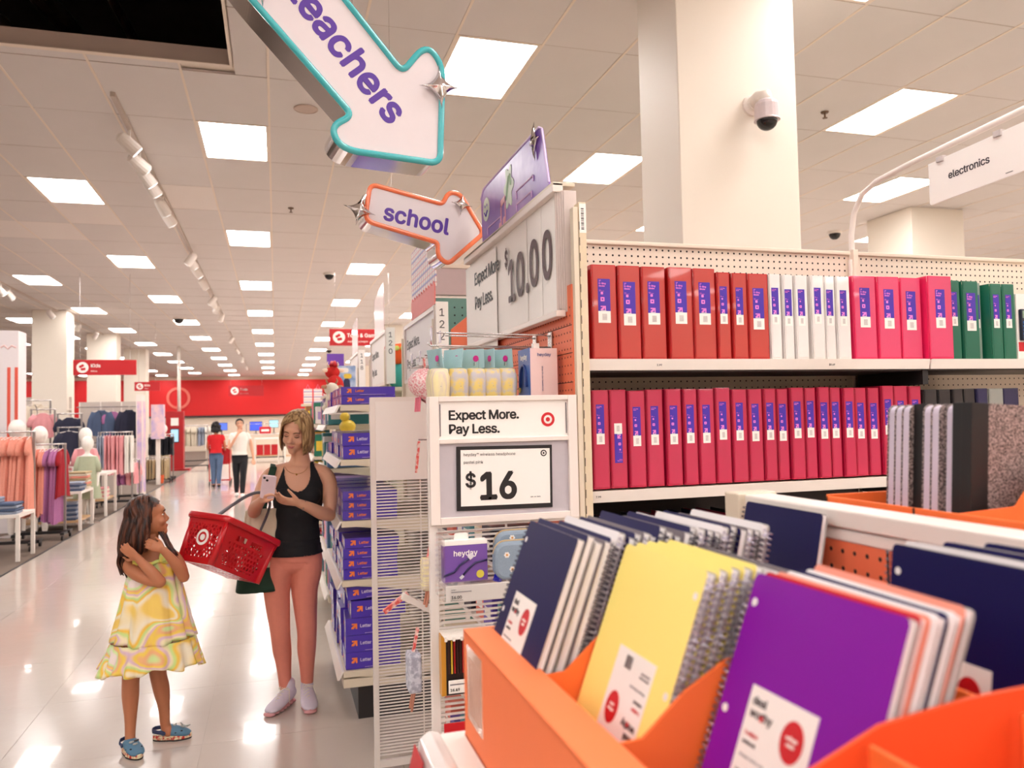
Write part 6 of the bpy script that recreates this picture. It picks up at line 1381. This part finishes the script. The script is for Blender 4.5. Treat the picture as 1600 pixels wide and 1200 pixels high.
def fold_stack(x, y, z, n, cs, where, w=.26, d=.3):
    for k in range(n):
        c = cs[k % len(cs)]; t = thing('folded_garment', f'folded {c} garment, {ORD[k]} layer, {where}', 'folded clothes', T(x, y, z + k * .034) @ RZ(rnd.uniform(-7, 7)), 'folded clothes on the white tables')
        MB().prism(rrect(-w / 2, w / 2, 0, .031, .014, 3), -d / 2, d / 2).build('cloth', CL[c], t, RX(90), bevel=.006); MB().box(-w / 2 + .02, w / 2 - .02, -d / 2 - .004, -d / 2, .012, .017).build('fold_edge', CL[c], t)
table(-4.1, -2.92, 10.75, 11.4, .56, 'white table with folded pale jeans at the left edge')
for i, x in enumerate((-3.95, -3.62, -3.3)): fold_stack(x, 10.92, .56, 6, ['denim', 'greyblue', 'greyblue'], f'{ORD[i]} along the jeans table')
for i, x in enumerate((-3.1,)): fold_stack(x, 10.95, .56, 4, ['greyblue', 'denim'], 'at the aisle end of the jeans table')
table(-3.75, -2.84, 13.5, 14.35, .60, 'white table with a low wooden shelf beside the aisle', .16)
for i, (x, y, n_, cs, z) in enumerate(((-3.6, 13.7, 5, ['denim', 'navy'], .6), (-3.27, 13.68, 7, ['cream', 'pink', 'white'], .6), (-2.98, 13.7, 4, ['denim', 'greyblue'], .6), (-2.98, 14.1, 8, ['cream', 'khaki', 'peach'], .6), (-3.4, 13.72, 6, ['denim', 'navy'], .16), (-3.05, 13.72, 8, ['denim', 'greyblue'], .16))):
    fold_stack(x, y, z, n_, cs, f'{("left front pile", "middle front pile", "aisle front pile", "pile behind the aisle corner", "left low pile", "right low pile")[i]}, first table')
table(-3.75, -2.84, 15.4, 16.3, .76, 'taller white table with folded clothes behind the first one', .3)
for i, (x, z, cs) in enumerate(((-3.5, .76, ['pink', 'white']), (-3.15, .76, ['white', 'denim']), (-2.98, .3, ['cream', 'pink']), (-3.35, .3, ['khaki', 'white']))): fold_stack(x, 15.6, z, 6, cs, f'{("left top pile", "right top pile", "right lower pile", "left lower pile")[i]}, taller table')
MW = P('mannequin_white', (240, 234, 226), .35, amt=0)
def mannequin(x, y, h, top, c, label, legs=None):
    s = h / 1.2; t = thing('child_mannequin', label, 'mannequin', T(x, y, 0) @ Matrix.Scale(s, 4)); m = MB()
    trunk(m, [(0, 0, .55, .09, .07), (0, 0, .62, .10, .08), (0, 0, .75, .085, .07), (0, 0, .88, .10, .07), (0, 0, .93, .08, .05), (0, 0, .96, .035, .035), (0, 0, 1.02, .033, .033)], 3, 14)
    for q in (-1, 1): limb(m, [(q * .05, 0, .58, .06), (q * .05, 0, .32, .045), (q * .05, 0, .05, .03)], 3, 10); limb(m, [(q * .09, 0, .90, .033), (q * .13, 0, .72, .028), (q * .13, -.05, .52, .02)], 3, 10)
    m.ball((0, 0, 1.1), (.082, .095, .105)); me = vox(m, .009, 3); me.materials.append(MW); link('figure', me, t)
    MB().lathe([(.15, 0), (.15, .01), (.01, .012)], 20).build('base_plate', STEEL, t)
    w2 = .10 if top != 'dress' else .17
    MB().grid(lambda u, v: ((.105 + (w2 - .105) * v) * math.cos(2 * math.pi * u) * (1 + .06 * v * math.sin(8 * 2 * math.pi * u)), (.082 + (w2 * .8 - .08) * v) * math.sin(2 * math.pi * u), .925 - (.38 if top != 'dress' else .58) * v), 32, 6, wrap=True).build('garment', CL[c], t, smooth=True)
    for q in (-1, 1): MB().tube([(q * .085, 0, .91), (q * .125, 0, .80), (q * .135, -.01, .70)], [.045, .044, .04], 10).build('sleeve', CL[c], t, smooth=True)
    if legs: MB().tube([(-.05, 0, .58), (-.05, 0, .1)], [.075, .055], 12).tube([(.05, 0, .58), (.05, 0, .1)], [.075, .055], 12).build('trousers', CL[legs], t, smooth=True)
mannequin(-3.10, 15.05, 1.56, 'top', 'pink', 'taller white child mannequin in a pink top behind the first table')
mannequin(-2.96, 14.5, 1.42, 'dress', 'sage', 'shorter white child mannequin in a sage dress beside the aisle')
mannequin(-3.62, 13.2, 1.70, 'top', 'maroon', 'white mannequin with its head above the left edge rack')
mannequin(-3.36, 13.35, 1.60, 'top', 'maroon', 'white mannequin behind the rail of the left edge rack')
mannequin(-3.12, 25, 1.58, 'top', 'red', 'far white mannequin in a red top near the red kiosk', 'khaki')
rack(-3.3, -2.7, 17.2, 1.45, 'rack of pink and white trousers beside the aisle')
hangrow(-3.32, 12, .05, 17.2, 1.39, [('pants', 'greyblue', .6, 3), ('pants', 'pink', .74, 7), ('pants', 'white', .72, 3)], 'pink trouser rack')
rack(-3.2, -2.75, 18.4, .85, 'low rack of mauve and pink tops beside the aisle'); hangrow(-3.15, 8, .055, 18.4, .8, [('top', 'purple', .4, 3), ('top', 'pink', .4, 4)], 'low rack')
# wall rack with jackets
t = thing('wall_rack', 'tall pale grid rack with jackets facing the aisle end', 'clothes rack', (-4.25, 20, 0)); MB().box(0, 1.3, 0, .04, 0, 2.12).build('back_panel', P('warm_grey_panel', (206, 194, 184), .6), t)
for x in (0, .43, .86, 1.28): MB().box(x, x + .02, -.03, 0, 0, 2.12).build('upright', WHITE, t)
for z in (2.0, 1.2): MB().tube([(0, -.25, z), (1.3, -.25, z)], .012, 8).build('rail', STEEL, t)
garment('jacket', 'denim', .52, T(-3.72, 19.6, 1.93) @ RZ(-78), 'blue denim jacket facing the camera on the wall rack', 'jackets on the wall rack')
garment('jacket', 'navy', .60, T(-3.16, 19.6, 1.93) @ RZ(-80), 'dark navy blazer facing the camera on the wall rack', 'jackets on the wall rack')
garment('top', 'purple', .55, T(-3.5, 19.7, 1.9) @ RZ(-60), 'magenta top showing behind the denim jacket', 'jackets on the wall rack')
t = thing('back_panel_unit', 'pale grey display panel behind the cream cardigan', 'shelving', (-5.6, 20.2, 0)); MB().box(0, 1.15, 0, .05, 0, 2.25).build('panel', P('warm_grey_panel', (206, 194, 184), .6), t); MB().box(0, 1.15, -.05, 0, 1.95, 1.98).build('rail', WHITE, t)
garment('jacket', 'cream', .55, T(-4.55, 17.9, 2.05) @ RZ(-80), 'cream cardigan hanging face-on behind the left racks', 'face-out tops at the left')
garment('top', 'pink', .45, T(-4.38, 17.6, 1.86) @ RZ(-80), 'pink top hanging face-on in front of the cream cardigan', 'face-out tops at the left')
garment('top', 'navy', .48, T(-3.78, 17.0, 1.76) @ RZ(-75), 'black T-shirt hanging face-on left of the denim jacket', 'face-out tops at the left')
garment('top', 'navy', .55, T(-3.7, 16.6, 1.5) @ RZ(-60), 'second dark T-shirt hanging lower behind the mannequins', 'face-out tops at the left')
rack(-4.85, -4.3, 17.9, 2.115, 'tall rack holding the cream cardigan')
rack(-4.6, -4.15, 17.6, 1.925, 'rack holding the face-on pink top')
rack(-4.0, -3.55, 17.0, 1.825, 'rack holding the upper black T-shirt')
rack(-3.9, -3.5, 16.6, 1.565, 'rack holding the lower dark T-shirt')
t = thing('photo_tower', 'tall narrow poster tower with a child fashion photo beside the aisle', 'display', (-2.94, 19.1, 0)); MB().box(0, .13, 0, .45, 0, 2.25).build('body', WHITE, t, bevel=.004)
MB().box(.02, .115, -.004, 0, .1, 2.1).build('fashion_photo', P('pastel_photo', (240, 206, 212), .4, amt=1, scale=3, c2=(196, 176, 216)), t); MB().box(.131, .134, .03, .42, .1, 2.1).build('side_photo', P('pastel_photo', (226, 170, 190), .4), t)
t = thing('photo_tower', 'second pink poster tower just beyond the first', 'display', (-3.12, 22.6, 0)); MB().box(0, .3, 0, .3, 1.2, 2.1).build('body', P('pastel_photo', (226, 170, 190), .4), t); MB().box(.1, .2, .1, .2, 0, 1.2).build('post', WHITE, t)
rack(-3.4, -2.75, 24.2, 1.3, 'rack of black trousers beyond the poster tower'); hangrow(-3.38, 11, .06, 24.2, 1.24, [('pants', 'black', .5, 11)], 'black trouser rack')
rack(-3.4, -2.75, 23.5, .68, 'low rack of khaki trousers beyond the poster tower'); hangrow(-3.38, 11, .06, 23.5, .64, [('pants', 'khaki', .5, 10)], 'khaki rack')
t = thing('floor_bin', 'small orange bin on the carpet by the khaki rack', 'bin', (-2.98, 23.2, 0)); MB().lathe([(.08, 0), (.10, .22), (.09, .22), (.075, .02)], 16).build('bucket', P('bin_orange', (236, 100, 50), .5), t)
t = thing('striped_column', 'white display column with two coral stripes at the left edge', 'display', (-4.20, 13.7, 0)); MB().box(0, .46, 0, .4, 0, 3.06).build('body', P('column_white', (238, 230, 232), .5, amt=.02), t, bevel=.004)
for x in (.31, .41): MB().box(x, x + .045, -.003, 0, .3, 2.5).build('coral_stripe', P('coral_stripe', (232, 96, 76), .5), t)
MB().tube([(.22, -.003, 2.8), (.27, -.003, 2.83), (.32, -.003, 2.78), (.37, -.003, 2.83), (.43, -.003, 2.8)], .012, 6).build('script_swirl', P('faint_coral', (240, 200, 196), .5), t)
# kiosk with pole
t = thing('kiosk', 'red price-check kiosk column with a glowing screen and a white pole', 'kiosk', (-3.55, 29, 0)); KR = P('kiosk_red', (170, 18, 26), .4)
MB().box(0, .55, 0, .45, 0, 2.0).build('body', KR, t, bevel=.01); MB().box(.16, .40, -.02, 0, 1.52, 1.78).build('notice_card', PRINTW, t)
MB().box(.14, .42, -.03, 0, .95, 1.42).build('tablet_frame', DARK, t, bevel=.01); MB().box(.165, .395, -.034, -.03, .98, 1.39).build('glowing_screen', emis('kiosk_screen', (.45, .75, 1), .8, .1), t)
MB().tube([(.40, .2, 2.0), (.40, .2, HZ)], .055, 12).build('pole', WHITE, t, smooth=True); MB().box(-.1, .75, -.1, .5, 0, .06).build('base_plate', KR, t)
# far racks, counters, screens
rack(-3.5, -2.3, 34, 1.5, 'far rack of pale coats beyond the kiosk'); hangrow(-3.45, 14, .085, 34, 1.44, [('dress', 'cream', .7, 6), ('dress', 'greyblue', .7, 3), ('dress', 'white', .8, 4)], 'far pale rack')
for i in range(5):
    x = -9 + i * 2.6; rack(x, x + 1.5, 30 + (i % 2) * 5, 1.5, f'distant clothes rack, {ORD[i]} from the left deep in the clothing area') ; hangrow(x + .1, 9, .14, 30 + (i % 2) * 5, 1.44, [('dress', ('navy', 'pink', 'cream', 'denim', 'peach')[i], .8, 5), ('top', ('white', 'greyblue', 'red', 'black', 'sage')[i], .6, 4)], f'{ORD[i]} distant rack') if x < -3.8 else None
SCR = [(-1.15, 1.30, .55, .42, (.05, .12, .95)), (-.30, 1.42, .42, .36, (.5, .9, 1)), (.35, 1.30, .75, .5, (.04, .14, .8)), (1.25, 1.32, .5, .42, (.3, .6, 1)), (-2.6, 1.35, .5, .35, (.1, .2, .9)), (2.2, 1.3, .7, .45, (.06, .2, .9))]
cnt_ = thing('electronics_counter', 'long pale electronics counter with glowing screens in the far distance', 'counter', (-3, 38, 0)); MB().box(0, 7, 0, .7, 0, 1.0).build('cabinet', WALLW, cnt_, bevel=.01); MB().box(-.02, 7.02, -.03, .72, 1.0, 1.04).build('worktop', WHITE, cnt_)
for i in range(7): MB().box(.1 + i, .9 + i, -.012, 0, .15, .9).build('door', WALLW, cnt_, bevel=.004)
for i, (x, z, w_, h, c) in enumerate(SCR):
    t = thing('television', f'glowing blue screen, {("behind the white T-shirt man", "pale one right of the man", "wide one left of the woman", "small one touching the woman", "left of the red-shirted person", "hidden behind the woman")[i]}', 'television', (x, 38.3, 1.04), 'screens on the far counter')
    MB().box(0, w_, 0, .05, z - 1.04 - .12, z - 1.04 + h - .12).build('bezel', BLACK, t, bevel=.005); MB().box(.015, w_ - .015, -.003, 0, z - 1.04 - .10, z - 1.04 + h - .14).build('glowing_screen', emis('screen_%d' % i, c, .9, .02), t); MB().box(w_ / 2 - .1, w_ / 2 + .1, -.05, .1, 0, .015).build('stand', BLACK, t); MB().box(w_ / 2 - .02, w_ / 2 + .02, .01, .04, .0, z - 1.04 - .1).build('neck', BLACK, t)
t = thing('red_promo_sign', 'glossy red promo sign below the pale screen', 'sign', (-.72, 38.12, 1.04)); MB().box(0, .5, 0, .06, 0, .32).build('panel', REDINK, t, bevel=.05); MB().box(.08, .42, -.004, 0, .1, .2).build('white_bar', PRINTW, t)
table(-.8, .1, 32, 33, .95, 'white display table with red goods far down the aisle', .3)
for i in range(3): th = thing('red_goods_box', f'red box, {ORD[i]} from the left under the far white table', 'box', (-.72 + .27 * i, 32.2, .3)); MB().box(0, .24, 0, .4, 0, .4).build('carton', REDINK, th, bevel=.005)
table(.3, 1.2, 31, 32, .95, 'white display table with folded blue clothes far down the aisle', .3); fold_stack(.5, 31.3, .95, 8, ['denim', 'greyblue'], 'left on the farthest table', .35); fold_stack(.95, 31.3, .95, 6, ['denim', 'cream'], 'right on the farthest table', .35)
# the red cart
t = thing('shopping_cart', 'red plastic shopping cart pushed by the red-shirted person', 'cart', (-1.62, 21.35, 0)); RC = P('cart_red', (190, 20, 30), .35)
MB().grid(lambda u, v: ((.05 * (1 - v) + u * (.5 - .1 * (1 - v))), .0 + .04 * (1 - v), .55 + .4 * v), 10, 6).build('near_panel', RC, t, solid=.01)
for a in ((0, .02, 0, .85), (.48, .5, 0, .85)): MB().box(*a, .9, .94).build('side_rim', RC, t); MB().box(a[0], a[1], .05, .8, .55, .9).build('side_panel', RC, t)
MB().box(0, .5, .82, .85, .55, .92).build('front_panel', RC, t); MB().box(.03, .47, .05, .82, .54, .56).build('basket_floor', RC, t)
MB().tube([(0, -.08, 1.0), (.5, -.08, 1.0)], .018, 10).build('push_bar', RC, t, smooth=True)
for x in (.01, .49):
    MB().tube([(x, -.08, 1.0), (x, .0, .9), (x, .05, .12)], .013, 8).build('frame_leg', RC, t); MB().tube([(x, .05, .14), (x, .8, .14)], .012, 8).build('frame_leg', RC, t)
    for y in (.06, .78): MB().lathe([(.015, -.015), (.06, -.014), (.06, .014), (.015, .015)], 14, M=T(x, y, .061) @ RY(90)).build('wheel', DARK, t)
MB().box(.02, .48, .04, .06, .13, .16).build('cross_bar', RC, t)
